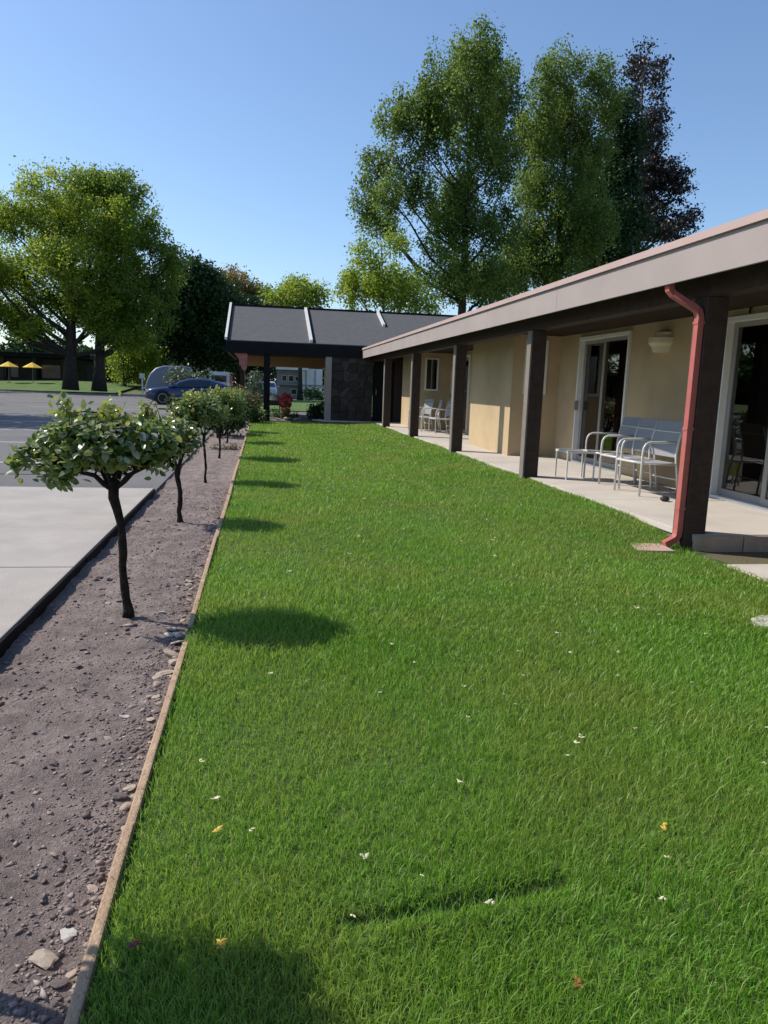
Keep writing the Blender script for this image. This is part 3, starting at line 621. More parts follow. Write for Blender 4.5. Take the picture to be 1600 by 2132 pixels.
# ------------------------------------------------------------------ trees
def rand_in_ellipsoid(n, c, r, rng=RNG, shell=.45):
    d = unit(rng.normal(size=(n, 3))); rr_ = rng.random(n) ** shell
    return np.asarray(c) + d * rr_[:, None] * np.asarray(r)
def tree(name, label, x, y, z0, tr, lobes, leaf, bark, dens=11, per=42, lsize=.2, sig=(.3, .3, .3), dspread=.4, top=None, group=None, back=True, up=.4, droop=.2, branch_frac=.35, cat='tree', seed=1, forks=1, clipn=1.9):
    rg = np.random.default_rng(seed); t = thing(name, label, cat, (x, y, z0), group)
    half = max(abs(l[0]) + l[2] for l in lobes); H = max(l[1] + l[3] for l in lobes); lob = []
    for (dx, z, rx, rz) in lobes:
        dy = rg.normal() * dspread * half * .5; lob.append((dx, dy, z, rx, max(rx, 1.0) * 1.0, rz))
        if back and rg.random() < .5: lob.append((dx * .85, (-dy if abs(dy) > .8 else 1.6), z - .1, rx * .9, rx * .9, rz * .9))
    mb = MB(); tops = top or H * .93
    tp = []; nseg = 9
    topdx = np.mean([l[0] for l in lob if l[2] > H * .8] or [0])
    for i in range(nseg + 1):
        f = i / nseg; tp.append(Vector((x + topdx * f ** 1.6 + .12 * math.sin(f * 5 + seed) * f * tr * 3, y + .1 * math.sin(f * 7) * tr * 3, z0 - .15 + (tops - z0) * f)))
    mb.tube(tp, [tr * (1.35 if i == 0 else 1.05 - .93 * (i / nseg) ** .9) for i in range(nseg + 1)], 10)
    for k in range(1, forks):
        a = seed + k * 2.1; o = Vector((math.cos(a) * tr * 2.2, math.sin(a) * tr * 2.2, 0))
        mb.tube([Vector((x, y, z0 - .15)) + o * .7, Vector((x, y, z0 + 2)) + o * 1.3, Vector((x, y, z0 + H * .4)) + o * 2.6, Vector((x, y, z0 + H * .65)) + o * 3.5], [tr * .8, tr * .6, tr * .4, tr * .12], 8)
    P = []; R = []
    for (dx, dy, z, rx, ry, rz) in lob:
        c = Vector((x + dx, y + dy, z)); hd = math.hypot(dx, dy)
        zs_ = max(z0 + (H - z0) * .16, z - .75 * hd - rz * .4); f = min(.96, (zs_ - z0) / (tops - z0)); i = f * nseg; k = min(int(i), nseg - 1)
        s_ = tp[k].lerp(tp[k + 1], i - k); br = max(.03, tr * (1 - f) * .42 + .02)
        m1 = s_.lerp(c, .45) + Vector((rg.normal() * .2, rg.normal() * .2, -.12 * hd + rg.normal() * .1)); m2 = s_.lerp(c, .8) + Vector((rg.normal() * .15, rg.normal() * .15, -.04 * hd))
        mb.tube([s_, m1, m2, c], [br, br * .7, br * .45, br * .2], 6, cap=False)
        n = max(3, int(dens * rx * rz)); cl = rand_in_ellipsoid(n, c, (rx, ry, rz), rg)
        lobr = rg.normal() * .07
        for q in cl:
            if rg.random() < branch_frac:
                qv = Vector(q); st_ = m2.lerp(c, rg.random()); md = st_.lerp(qv, .5) + Vector((0, 0, .1 * (rg.random() - .3)))
                mb.tube([st_, md, qv], [br * .25, br * .16, .008], 4, cap=False)
            k = int(per * (.5 + rg.random())); P.append(q + np.clip(rg.normal(size=(k, 3)), -clipn, clipn) * np.array(sig) * (.6 + .8 * rg.random()))
            R.append(np.clip(.5 + lobr + rg.normal() * .12 + rg.normal(0, .17, k), 0, 1))
    P = np.concatenate(P); R = np.concatenate(R)
    mb.build('trunk', bark, t, smooth=True)
    me = leaf_mesh('crown', P, lsize * (.55 + .8 * RNG.random(len(P))), leaf, R, up=up, droop=droop); link(bpy.data.objects.new('crown', me), t)
    return t
LA = [(-0.4, 20.1, 0.75, 1.6), (1.1, 19.7, 0.8, 1.5), (-2.5, 18.3, 1.3, 1.8), (-0.7, 18.5, 1.7, 2.0), (1.5, 18.2, 1.1, 2.0), (-4.3, 16.6, 1.3, 1.7), (-2.7, 15.7, 1.7, 1.7), (-0.1, 15.6, 2.0, 2.3), (-5.2, 14.0, 1.5, 1.4), (-5.9, 12.0, 1.1, 1.4), (-3.2, 13.0, 1.4, 1.6), (-0.5, 12.6, 2.0, 2.0), (1.7, 15.0, 1.4, 2.3), (-4.7, 11.1, 1.4, 1.0), (-1.3, 10.1, 2.0, 1.7), (1.4, 10.8, 1.7, 2.0), (-0.3, 8.0, 2.3, 1.5), (2.2, 7.8, 1.8, 1.5)]
LB = [(-2.1, 20.1, 1.2, 1.5), (-0.6, 21.3, 1.6, 1.4), (1.3, 20.7, 1.4, 1.4), (2.4, 19.5, 0.9, 1.3), (-2.3, 17.8, 1.4, 1.9), (0.3, 18.6, 1.9, 1.9), (2.4, 17.3, 1.4, 1.7), (-1.5, 15.2, 1.7, 1.9), (1.2, 15.1, 1.9, 1.9), (-0.3, 12.9, 2.2, 1.9), (-1.8, 11.2, 1.8, 1.9), (1.8, 12.1, 1.9, 1.9), (-0.1, 9.8, 2.6, 1.6), (-2.7, 9.4, 1.6, 1.6)]
LC = [(-.5, 21.1, 1.2, 1.7), (.1, 18.7, 1.6, 2.4), (-.2, 16.1, 2.1, 2.8), (-.9, 13.4, 2.4, 2.4), (1.1, 13.5, 2.1, 2.1), (-.3, 11.1, 2.8, 1.4)]
LD = [(-1.2, 26.6, 0.8, 1.4), (-1.0, 24.4, 0.9, 1.7), (-.5, 22.2, 1.0, 1.8), (.6, 21.5, 0.9, 1.7), (1.2, 18.9, 1.5, 1.9), (0, 18.8, 1.6, 1.9), (1.0, 16.4, 2.1, 1.9), (2.2, 17.6, 1.1, 1.9), (3.2, 15.3, 1.5, 0.8), (1.7, 14.3, 2.7, 1.1)]
LE = [(-1.1, 7.9, 1.0, 0.7), (-1.9, 6.5, 0.9, 0.9), (-0.3, 6.7, 1.4, 1.1), (1.2, 6.4, 1.3, 1.1), (2.1, 5.5, 1.0, 0.8), (0.5, 8.6, 0.7, 0.7)]
LF = [(-0.3, 8.9, 1.7, 1.0), (-1.6, 8.0, 1.5, 1.0), (1.2, 8.4, 1.2, 1.0), (0.1, 7.7, 1.9, 0.8)]
LL = [(1.2, 15.9, 2.0, 1.2), (-1.3, 14.6, 2.2, 1.5), (3.3, 15.3, 2.1, 1.6), (4.9, 14.0, 1.2, 1.8), (-3.4, 13.4, 2.0, 1.4), (-5.0, 12.3, 1.5, 1.7), (-0.3, 12.8, 3.0, 2.2), (2.9, 12.3, 2.6, 2.3), (5.8, 11.5, 1.6, 1.6), (7.3, 11.1, 0.8, 1.5), (-3.2, 10.8, 2.6, 1.9), (0.3, 9.6, 3.0, 2.3), (3.9, 9.4, 2.3, 2.3), (6.3, 8.8, 1.5, 1.9), (-5.2, 8.9, 1.5, 1.7), (-2.2, 7.4, 2.3, 1.7), (2.1, 6.7, 2.7, 1.9), (5.0, 6.1, 2.3, 1.9), (-4.8, 6.0, 1.9, 1.5), (-0.1, 6.6, 1.9, 1.5), (3.3, 4.6, 2.1, 1.1), (-3.8, 4.8, 2.3, 0.9), (-7.0, 9.5, 2.2, 2.2), (-7.5, 6.5, 2.0, 1.6)]
LM1 = [(-0.6, 10.9, 2.2, 2.0), (-2.5, 8.4, 2.4, 2.7), (0.8, 8.6, 2.9, 2.9), (-0.2, 5.7, 3.4, 2.4), (-3.1, 4.6, 2.9, 1.9), (1.9, 4.1, 2.5, 1.5)]
LM2 = [(-1.6, 11.0, 2.3, 1.7), (0.5, 9.4, 2.2, 2.0), (-1.6, 7.2, 3.2, 2.6), (1.3, 7.3, 2.4, 2.4), (-1.0, 4.1, 3.2, 1.6), (2.1, 4.5, 2.7, 1.9)]
LN = [(-0.1, 13.0, 1.9, 1.5), (1.3, 11.5, 2.7, 2.0), (-1.7, 10.3, 2.7, 2.0), (0, 8.5, 3.5, 2.5)]
LS = [(1.4, 5.2, 1.6, 1.6), (-0.2, 3.4, 1.8, 1.4), (2.0, 3.2, 1.8, 1.4), (0.5, 1.8, 1.8, 0.9)]
birch = dict(leaf='birch', bark='bark', dens=20, per=68, lsize=.175, sig=(.24, .24, .38), droop=.7)
tree('birch_tree', 'tallest light green birch with two spires behind the roof', 12.2, 46, 0, .34, LA, seed=3, **birch)
tree('birch_tree', 'round-topped birch with a dark straight trunk right of the tallest tree', 19.3, 50, 0, .32, LB, seed=8, **birch)
tree('cypress_tree', 'dense dark green tree between the birches and the purple conifer', 25.4, 54, 0, .35, LC, 'darkleaf', 'bark', 20, 55, .24, (.3, .3, .42), seed=5)
tree('conifer_tree', 'dark purplish conifer with a narrow spire, rightmost of the trees', 29.6, 58, 0, .35, LD, 'conifer', 'bark', 13, 48, .24, (.38, .38, .16), seed=6, up=0, dspread=.3)
tree('willow_tree', 'low bright green tree just behind the carport ridge', 6.4, 40, 0, .16, LE, 'ash', 'greybark', 30, 50, .16, (.2, .2, .30), seed=12, droop=.6)
tree('maple_tree', 'small round bright tree showing above the left half of the carport roof', 3.1, 62, 0, .22, LF, 'ash', 'bark', 16, 50, .22, (.32, .32, .3), seed=14)
tree('shade_tree', 'huge spreading yellow-green tree with dark limbs across the car park', -15.1, 64, .35, .50, [(a + .8, b, c, d) for a, b, c, d in LL if a < 3.6], 'ash', 'bark', 15, 64, .21, (.36, .36, .32), seed=21)
tree('shade_tree', 'green tree with thick trunk, leaves coloured as in shade, just right of the huge yellow-green one', -13.1, 65, .3, .48, [(a - 1.2, b, c, d) for a, b, c, d in LL if a >= .8], 'shadeleaf', 'bark', 14, 60, .22, (.36, .36, .32), seed=22)
tree('oak_tree', 'dark dense tree behind the blue car', -6.3, 80, 0, .45, [(a * 1.1, b * 1.04, c * 1.2, d * 1.1) for a, b, c, d in LM1], 'darkleaf', 'bark', 13, 64, .34, (.5, .5, .45), seed=24)
tree('cedar_tree', 'dark tree with a golden brown top left of the carport', -2.4, 86, 0, .45, [(a * 1.1, b * 1.05, c * 1.2, d * 1.15) for a, b, c, d in LM2[2:]] + [(-.8, 9.2, 2.6, 1.6)], 'darkleaf', 'bark', 13, 64, .34, (.5, .5, .45), seed=27)
tree('cedar_tree', 'golden brown treetop rising behind the dark trees', -2.4, 90, 0, .4, [(a, b + 1.1, c * 1.15, d) for a, b, c, d in LM2[:2]], 'gold', 'bark', 16, 60, .3, (.5, .5, .4), seed=28)
tree('poplar_tree', 'distant green tree peeping over the carport corner', 0, 110, 0, .4, LN, 'darkleaf', 'bark', 8, 50, .4, (.6, .6, .5), seed=29)
tree('slender_tree', 'slender leaning tree with sunny yellow-green leaves right of the huge tree', -13.0, 76, .3, .2, LS, 'ash', 'bark', 12, 50, .24, (.35, .35, .3), seed=31)
# trees left of the frame: they shade the car park and show in the door glass
LX = [(0, 9.0, 2.6, 1.8), (-2, 7.2, 2.4, 1.8), (2, 7, 2.4, 1.8), (0, 6.2, 2.8, 1.8), (-1, 5.0, 2.3, 1.2), (1.5, 4.8, 2.0, 1.2)]
tree('shade_tree', 'broad tree at the left of the car park that shades the asphalt', -15.6, 26.5, 0, .35, LX, 'ash', 'bark', 7, 46, .3, (.45, .45, .4), seed=41)
for i, (x, y, k) in enumerate(((-30, 38, 1.5), (-42, 52, 1.9), (-36, 66, 1.7))):
    tree('park_tree', ['green tree on the far left side of the car park, nearest', 'large green tree on the far left behind the car park', 'tall green tree left of the huge spreading tree'][i], x, y, 0, .4, [(a * k, b * k, c * k, d * k) for a, b, c, d in LX], 'birch', 'bark', 3.2, 46, .45, (.7, .7, .6), seed=50 + i, group='trees along the left of the car park')

def bush(name, label, x, y, z0, lobes, leaf, n=900, ls=.07, cat='shrub', flowers=None, group=None, seed=1, stems=5):
    rg = np.random.default_rng(seed); t = thing(name, label, cat, (x, y, z0), group); P = []; mb = MB(); tot = sum(l[3] * l[4] for l in lobes)
    for (dx, dy, z, rx, rz) in lobes:
        c = (x + dx, y + dy, z0 + z); k = int(n * rx * rz / tot / 12) + 2
        for q in rand_in_ellipsoid(k, c, (rx, rx, rz), rg, .4):
            P.append(q + rg.normal(size=(12, 3)) * max(rx, rz) * .14)
        for s in range(stems): mb.tube([(x + rg.normal() * .04, y + rg.normal() * .04, z0 - .06), (x + dx * .5 + rg.normal() * .05, y + dy * .5, z0 + z * .5), (c[0] + rg.normal() * rx * .4, c[1] + rg.normal() * rx * .4, c[2])], [.016, .011, .005], 5, cap=False)
    P = np.concatenate(P); P = P[P[:, 2] > z0 + .01]
    mb.build('stems', 'rosebark', t)
    me = leaf_mesh('foliage', P, ls * (.6 + .8 * RNG.random(len(P))), leaf, np.clip(RNG.normal(.5, .22, len(P)), 0, 1)); link(bpy.data.objects.new('foliage', me), t)
    if flowers:
        fm, nf, fs = flowers; pts = P[RNG.choice(len(P), nf, replace=False)]
        for q in pts:
            b = MB(); q = Vector(q)
            for k in range(6):
                a = k * 1.047; d = Vector((math.cos(a), math.sin(a), .5)) * fs; e = Vector((-math.sin(a), math.cos(a), 0)) * fs * .5
                b.add([q, q + d * .7 + e, q + d * 1.1, q + d * .7 - e], [(0, 1, 2, 3)])
            b.build('flower', fm, t)
    return t
# far background shrubbery and wood that reads as one mass
def wood(name, label, boxes, leaf, n, ls):
    P = []
    for (x0, x1, y0, y1, z0, z1) in boxes:
        k = int(n * (x1 - x0) * (z1 - z0)); q = RNG.random((k, 3)) * [x1 - x0, y1 - y0, 1] + [x0, y0, 0]
        hh = z1 * (.75 + .25 * np.sin(q[:, 0] * .7) * np.sin(q[:, 0] * .31 + 1)); q[:, 2] = z0 + (hh - z0) * q[:, 2] ** .8; P.append(q)
    P = np.concatenate(P); cl = np.sin(P[:, 0] * 2.1) * np.sin(P[:, 2] * 2.7 + P[:, 0]) * .15
    me = leaf_mesh(name, P, ls * (.6 + .8 * RNG.random(len(P))), leaf, np.clip(RNG.normal(.5, .2, len(P)) + cl, 0, 1))
    tag(link(bpy.data.objects.new(name, me)), label, 'trees', kind='stuff')
wood('distant_wood', 'dark far-off belt of trees closing the view behind the car park', [(-60, 60, 118, 128, -.2, 7.0), (-62, -13, 99, 106, -.2, 6.5)], 'darkleaf', 40, .7)
wood('left_wood', 'belt of green trees along the far left side of the car park', [(-75, -55, 95, 118, -.2, 9), (-85, -62, 60, 95, -.2, 10), (-80, -60, 25, 60, -.2, 10)], 'bush', 90, .9)
wood('hedge_row', 'sunny green undergrowth behind the parked cars', [(-14, -8.6, 84, 87, -.1, 4.2)], 'bush', 120, .34)

# ------------------------------------------------------------------ standard roses along the bed
def big_leaf(i):
    r = random.Random(i); V = [(0, 0, 0)]; F = []; n = 5
    for k in range(1, n):
        f = k / n; w = math.sin(f * math.pi) ** .8 * .33; zz = -.18 * f * f + .02 * r.uniform(-1, 1)
        V += [(f, -w, zz + .10 * w * 2), (f, 0, zz), (f, w, zz + .10 * w * 2)]
    V.append((1, 0, -.2)); e = len(V) - 1
    F += [(0, 2, 1), (0, 3, 2)]
    for k in range(n - 2):
        a = 1 + 3 * k; F += [(a, a + 1, a + 4, a + 3), (a + 1, a + 2, a + 5, a + 4)]
    a = 1 + 3 * (n - 2); F += [(a, a + 1, e), (a + 1, a + 2, e)]
    me = bpy.data.meshes.new('leaf'); me.from_pydata(V, [], F); me.shade_smooth()
    at = me.attributes.new('rnd', 'FLOAT', 'POINT'); at.data.foreach_set('value', [(.1 + .16 * i) % 1.0] * len(V)); me.materials.append(M['roseleaf']); return me
BL = [big_leaf(i) for i in range(6)]
def rose(label, x, y, fork, crown, nleaf, seed, nbig=0, nflower=6, shoots=(), lean=-.06, arms=None, blobs=(), group='standard roses along the bare bed', tr=.026):
    rg = np.random.default_rng(seed); t = thing('rose_tree', label, 'rose tree', (x, y, -.04), group); g = soil_h(x, y) if y < 26 else 0
    mb = MB(); fx, fz = lean, fork
    tp = []; tr_ = []; K = 13
    for k in range(K):
        f = k / (K - 1); wob = .009 * math.sin(f * 9 + seed) + rg.normal() * .003
        tp.append((x + lean * f ** 1.4 + wob * (0 < k < K - 1), y + .006 * math.sin(f * 7 + seed * 2), g - .03 + (fz - g + .03) * f)); tr_.append(tr * (1.5 if k == 0 else 1.12 if k == 1 else (.80 + .12 * abs(math.sin(f * 11 + seed)) + rg.normal() * .05) if k < K - 2 else 1.1))
    mb.tube(tp, tr_, 9)
    cx, cy, cz, rx, ry, rz = crown; P = []; R = []; ends = []
    s0 = Vector((x + lean, y, fz - .02)); A = arms or [(math.cos(.7 * k + seed) * rx * .75, math.sin(.7 * k + seed) * ry * .75, cz + rz * rg.uniform(-.7, -.1)) for k in range(9)]
    for (ax, ay, az) in A:
        e = Vector((x + cx * (arms is None) + ax, y + cy + ay, az)); r0 = tr * rg.uniform(.5, .72)
        m1 = s0.lerp(e, .35) + Vector((0, 0, .10 * (s0 - e).length + rg.normal() * .006)); m2 = s0.lerp(e, .7) + Vector((rg.normal() * .012, rg.normal() * .012, .05 * (s0 - e).length))
        mb.tube([s0, s0.lerp(m1, .5) + Vector((0, 0, -.01)), m1, m2, e], [r0 * 1.1, r0 * .9, r0 * .8, r0 * .6, r0 * .4], 7, cap=False); ends += [(m1, m2), (m2, e)]
        for q in range(3):
            e2 = e + Vector((rg.normal() * rx * .35, rg.normal() * ry * .35, abs(rg.normal()) * rz * .9)); b2 = m2.lerp(e, rg.random())
            mb.tube([b2, b2.lerp(e2, .5) + Vector((0, 0, .015)), e2], [r0 * .4, r0 * .28, r0 * .12], 5, cap=False); ends.append((b2, e2))
    cl = rand_in_ellipsoid(nleaf // 9, (x + cx, y + cy, cz), (rx, ry, rz), rg, .38)
    cl[:, 2] = np.where(cl[:, 2] < cz - rz * .55, 2 * (cz - rz * .55) - cl[:, 2], cl[:, 2])
    for (bx, bz, br_, bn) in blobs: cl = np.concatenate([cl, rand_in_ellipsoid(bn, (x + bx, y + cy, bz), (br_, br_, br_), rg)])
    for (sx, sz, n_) in shoots:
        q0 = Vector((x + cx + sx * .6, y + cy, cz + (sz - cz) * .4)); q1 = Vector((x + sx, y + cy - .02, sz)); mb.tube([q0, q0.lerp(q1, .5) + Vector((0, 0, .02)), q1], [.006, .004, .002], 5, cap=False)
        cl = np.concatenate([cl, np.array([list(q0.lerp(q1, .45 + .6 * rg.random())) for _ in range(n_)])])
    for q in cl:
        if rg.random() < .5:
            a, b = ends[rg.integers(len(ends))]; p = min((a.lerp(b, f) for f in (0, .5, 1)), key=lambda v: (v - Vector(q)).length)
            mb.tube([p, p.lerp(Vector(q), .5) + Vector((0, 0, .012)), Vector(q)], [.005, .0035, .002], 4, cap=False)
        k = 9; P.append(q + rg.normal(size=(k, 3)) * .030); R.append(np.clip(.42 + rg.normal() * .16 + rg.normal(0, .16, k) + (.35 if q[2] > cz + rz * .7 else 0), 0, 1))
    P = np.concatenate(P); R = np.concatenate(R)
    mb.build('trunk', 'rosebark', t, smooth=True)
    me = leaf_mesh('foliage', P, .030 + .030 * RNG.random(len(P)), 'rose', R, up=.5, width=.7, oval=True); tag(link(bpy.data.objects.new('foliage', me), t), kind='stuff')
    for k in range(nbig):
        q = rand_in_ellipsoid(1, (x + cx, y + cy, cz), (rx * 1.02, ry, rz), rg, .12)[0]
        if q[2] < cz - .05: q[2] = cz + abs(q[2] - cz)
        o = bpy.data.objects.new('leaf', BL[k % 6]); link(o, t); o.location = q; s = rg.uniform(.04, .068); o.scale = (s, s, s)
        o.rotation_euler = (rg.normal() * .35, rg.normal() * .35 + .1, math.atan2(q[1] - y - cy, q[0] - x - cx) + rg.normal() * .6)
    for k in range(nflower):
        q = Vector(rand_in_ellipsoid(1, (x + cx, y + cy, cz), (rx, ry, rz), rg, .1)[0]); q.z = min(q.z, cz + rz * .5); b = MB(); fs = rg.uniform(.010, .018)
        for ring, (nn, tilt) in enumerate(((6, .35), (5, .9))):
            for j in range(nn):
                a = j * 6.283 / nn + ring * .5; d = Vector((math.cos(a), math.sin(a), tilt)) * fs * (1.2 - .35 * ring); e = Vector((-math.sin(a), math.cos(a), 0)) * fs * .55
                b.add([q, q + d * .6 + e, q + d, q + d * .6 - e], [(0, 1, 2, 3)])
        b.build('flower', 'flowerwhite', t)
    return t
RX = -.73
rose('nearest rose tree in view, forked dark trunk and pale glossy leaves', RX, 4.22, .70, (-.10, .02, .925, .33, .30, .15), 3300, 71, 290, 9, ((-.54, .85, 7), (-.55, .80, 5), (-.31, 1.13, 6), (-.06, 1.12, 5), (-.16, 1.10, 5)), -.06, [(-.33, -.04, .80), (-.25, .14, .84), (-.12, -.12, .86), (.02, .1, .88), (.16, -.03, .83), (.26, .08, .86), (-.05, .0, .84)], [(-.34, .80, .10, 22), (-.30, .88, .12, 20), (.15, .9, .12, 20)])
rose('second rose tree along the bed, with many white flowers', RX - .01, 7.11, .48, (-.13, .0, .74, .31, .28, .20), 2100, 72, 110, 22, ((-.29, 1.04, 10),), -.02)
rose('third rose tree along the bed, thin straight trunk', RX + .02, 9.96, .60, (-.09, 0, .88, .36, .34, .24), 3200, 73, 0, 8, (), -.02, tr=.018)
rose('fourth rose tree, behind the thin-trunked one, dark rounded crown', RX + .02, 13.24, .62, (.02, 0, .86, .45, .40, .30), 4200, 74, 0, 6, (), .0, tr=.02)
rose('fifth rose tree along the bed, mostly hidden by the crowns before it', RX, 16.6, .62, (.0, 0, .85, .40, .36, .25), 2400, 75, 0, 4, (), .0, tr=.02)
rose('farthest rose tree, beside the shrubs at the end of the bed', RX, 20.1, .62, (.0, 0, .85, .40, .36, .25), 2200, 76, 0, 4, (), .0, tr=.02)
rose('rose tree beside the camera, seen only by its shadow on the near grass', -.97, 1.72, .70, (-.04, 0, .93, .26, .26, .19), 1800, 70, 0, 4, (), -.04)

# shrubs at the far end of the bed and round the carport
bush('leafy_shrub', 'grey-leaved shrub beside the farthest roses', -1.02, 18.3, -.04, [(-.1, 0, .55, .32, .28), (.1, .2, .75, .25, .2)], 'silver', 900, .07, seed=2)
bush('leafy_shrub', 'dense mid-green shrub between the last two rose trees', -.95, 18.9, -.04, [(0, 0, .5, .5, .45), (.25, .3, .4, .35, .35)], 'bush', 2400, .075, seed=16)
bush('leafy_shrub', 'bright green low shrub at the corner of the bed', -.35, 25.0, -.04, [(-.1, 0, .3, .45, .3), (.25, .1, .22, .3, .22)], 'bush', 1300, .08, seed=3)
bush('heavenly_bamboo', 'reddish-tipped shrub before the dark posts by the carport', -.85, 24.6, -.04, [(0, 0, .85, .5, .32), (-.3, .2, .6, .4, .4), (.3, .1, .6, .35, .4)], 'pinkbush', 1900, .08, flowers=None, seed=4)
bush('leafy_shrub', 'tall green shrub in front of the blue car', -1.45, 23.2, -.04, [(0, 0, .75, .35, .35), (.2, .1, .45, .4, .35)], 'bush', 1300, .08, seed=5)
bush('flowering_shrub', 'thin yellow-flowered shrub left of the carport post', -.2, 26.9, 0, [(0, 0, .6, .3, .4), (-.2, .1, .35, .3, .3)], 'pinkbush', 700, .08, flowers=('yellow', 14, .035), seed=6)
bush('rounded_bush', 'dark round bush at the foot of the tan carport pillar', 1.95, 27.3, -.02, [(0, 0, .3, .36, .32), (.2, .2, .4, .3, .3)], 'darkleaf', 1200, .09, seed=7)
bush('flowering_shrub', 'white-blossomed bush glimpsed left of the carport post', -.35, 38, -.02, [(0, 0, 1.2, .5, .7), (.2, 0, .7, .6, .6)], 'silver', 1100, .13, flowers=('flowerwhite', 25, .06), seed=8)
bush('low_plant', 'low green clump under the carport beside the rocks', .55, 28.6, -.02, [(0, 0, .15, .35, .16), (.35, .1, .12, .3, .14), (.7, 0, .1, .2, .12)], 'bush', 700, .07, seed=9)
bush('low_plant', 'mown weeds in a patch across the bed between the roses', -.72, 15.0, -.04, [(-.1, 0, .02, .35, .06), (.2, .1, .02, .2, .06)], 'pinkbush', 700, .035, seed=10)
bush('leafy_shrub', 'dark green shrubs before the pale far building', 5.6, 62, 0, [(0, 0, .5, 1.2, .6), (-1.6, 0, .4, .9, .5), (1.6, 0, .5, 1.1, .6)], 'bush', 1500, .22, seed=13)
bush('leafy_shrub', 'grey-green bushy shrub standing behind the blue car', -4.3, 45.6, -.02, [(0, 0, 1.2, 1.1, .8), (-.7, .2, 1.6, .8, .5), (.9, .2, 1.2, .8, .7)], 'silver', 1800, .16, seed=14)
bush('flowering_plant', 'small orange-flowered plant in a strip beside the blue car', -3.9, 34.0, -.01, [(0, 0, .35, .22, .3), (.35, 0, .28, .2, .25)], 'bush', 300, .07, flowers=('yellow', 22, .07), seed=15)
tag(MB().box(-4.4, -2.9, 33.7, 34.3, -.008, .06).build('planter_strip', 'farlawn', bevel=.03), kind='structure')
# red flowers in a pot, bin and rocks under the carport
pt = thing('flower_pot', 'terracotta pot of red flowers standing under the carport', 'flower pot', (.92, 29.5, 0))
MB().lathe([(.13, -.02), (.19, .30), (.20, .33), (.16, .33)], (.92, 29.5, 0), 14).build('pot', 'pot', pt, smooth=False)
P = rand_in_ellipsoid(260, (.92, 29.5, .58), (.24, .24, .28)); me = leaf_mesh('foliage', P, .07 + .05 * RNG.random(260), 'bush', RNG.random(260)); link(bpy.data.objects.new('foliage', me), pt)
for q in rand_in_ellipsoid(46, (.92, 29.45, .62), (.27, .25, .30), RNG, .2):
    b = MB(); q = Vector(q)
    for k in range(6):
        a = k * 1.047; d = Vector((math.cos(a), -.3, math.sin(a))) * .055; e = Vector((-math.sin(a), 0, math.cos(a))) * .03
        b.add([q, q + d * .7 + e, q + d * 1.1, q + d * .7 - e], [(0, 1, 2, 3)])
    b.build('flower', 'flowerred', pt)
bn = thing('barbecue', 'black barbecue with a pale lid beside the red flowers', 'barbecue', (.5, 30.2, 0))
MB().box(.25, .75, 30.0, 30.4, .42, .62).build('fire_box', 'black', bn, bevel=.03); MB().lathe([(.26, .62), (.25, .70), (.17, .80), (.05, .84)], (.5, 30.2, 0), 14).build('lid', 'shelf', bn, smooth=True)
for sx in (.29, .71):
    for sy in (30.04, 30.36): MB().tube([(sx, sy, .42), (sx, sy, -.018)], .018, 6).build('leg', 'black', bn)
for i, (x, y, s) in enumerate(((.62, 27.3, .14), (.95, 27.2, .17), (.25, 27.4, .12), (1.25, 27.6, .13), (-.05, 26.6, .15))):
    o = bpy.data.objects.new('rock', SM[(0, 5, 6, 1, 10)[i]]); link(o); o.location = (x, y, -.02 + s * .3); o.scale = (s, s, s); o.rotation_euler = (0, .2, i * 1.3)
    tag(o, ['pale rock just right of the carport post', 'largest pale rock in the row under the carport', 'small rock partly behind the carport post', 'rock at the right end of the carport rock row', 'rock at the left foot of the carport post'][i], 'rock', 'rocks at the carport edge')

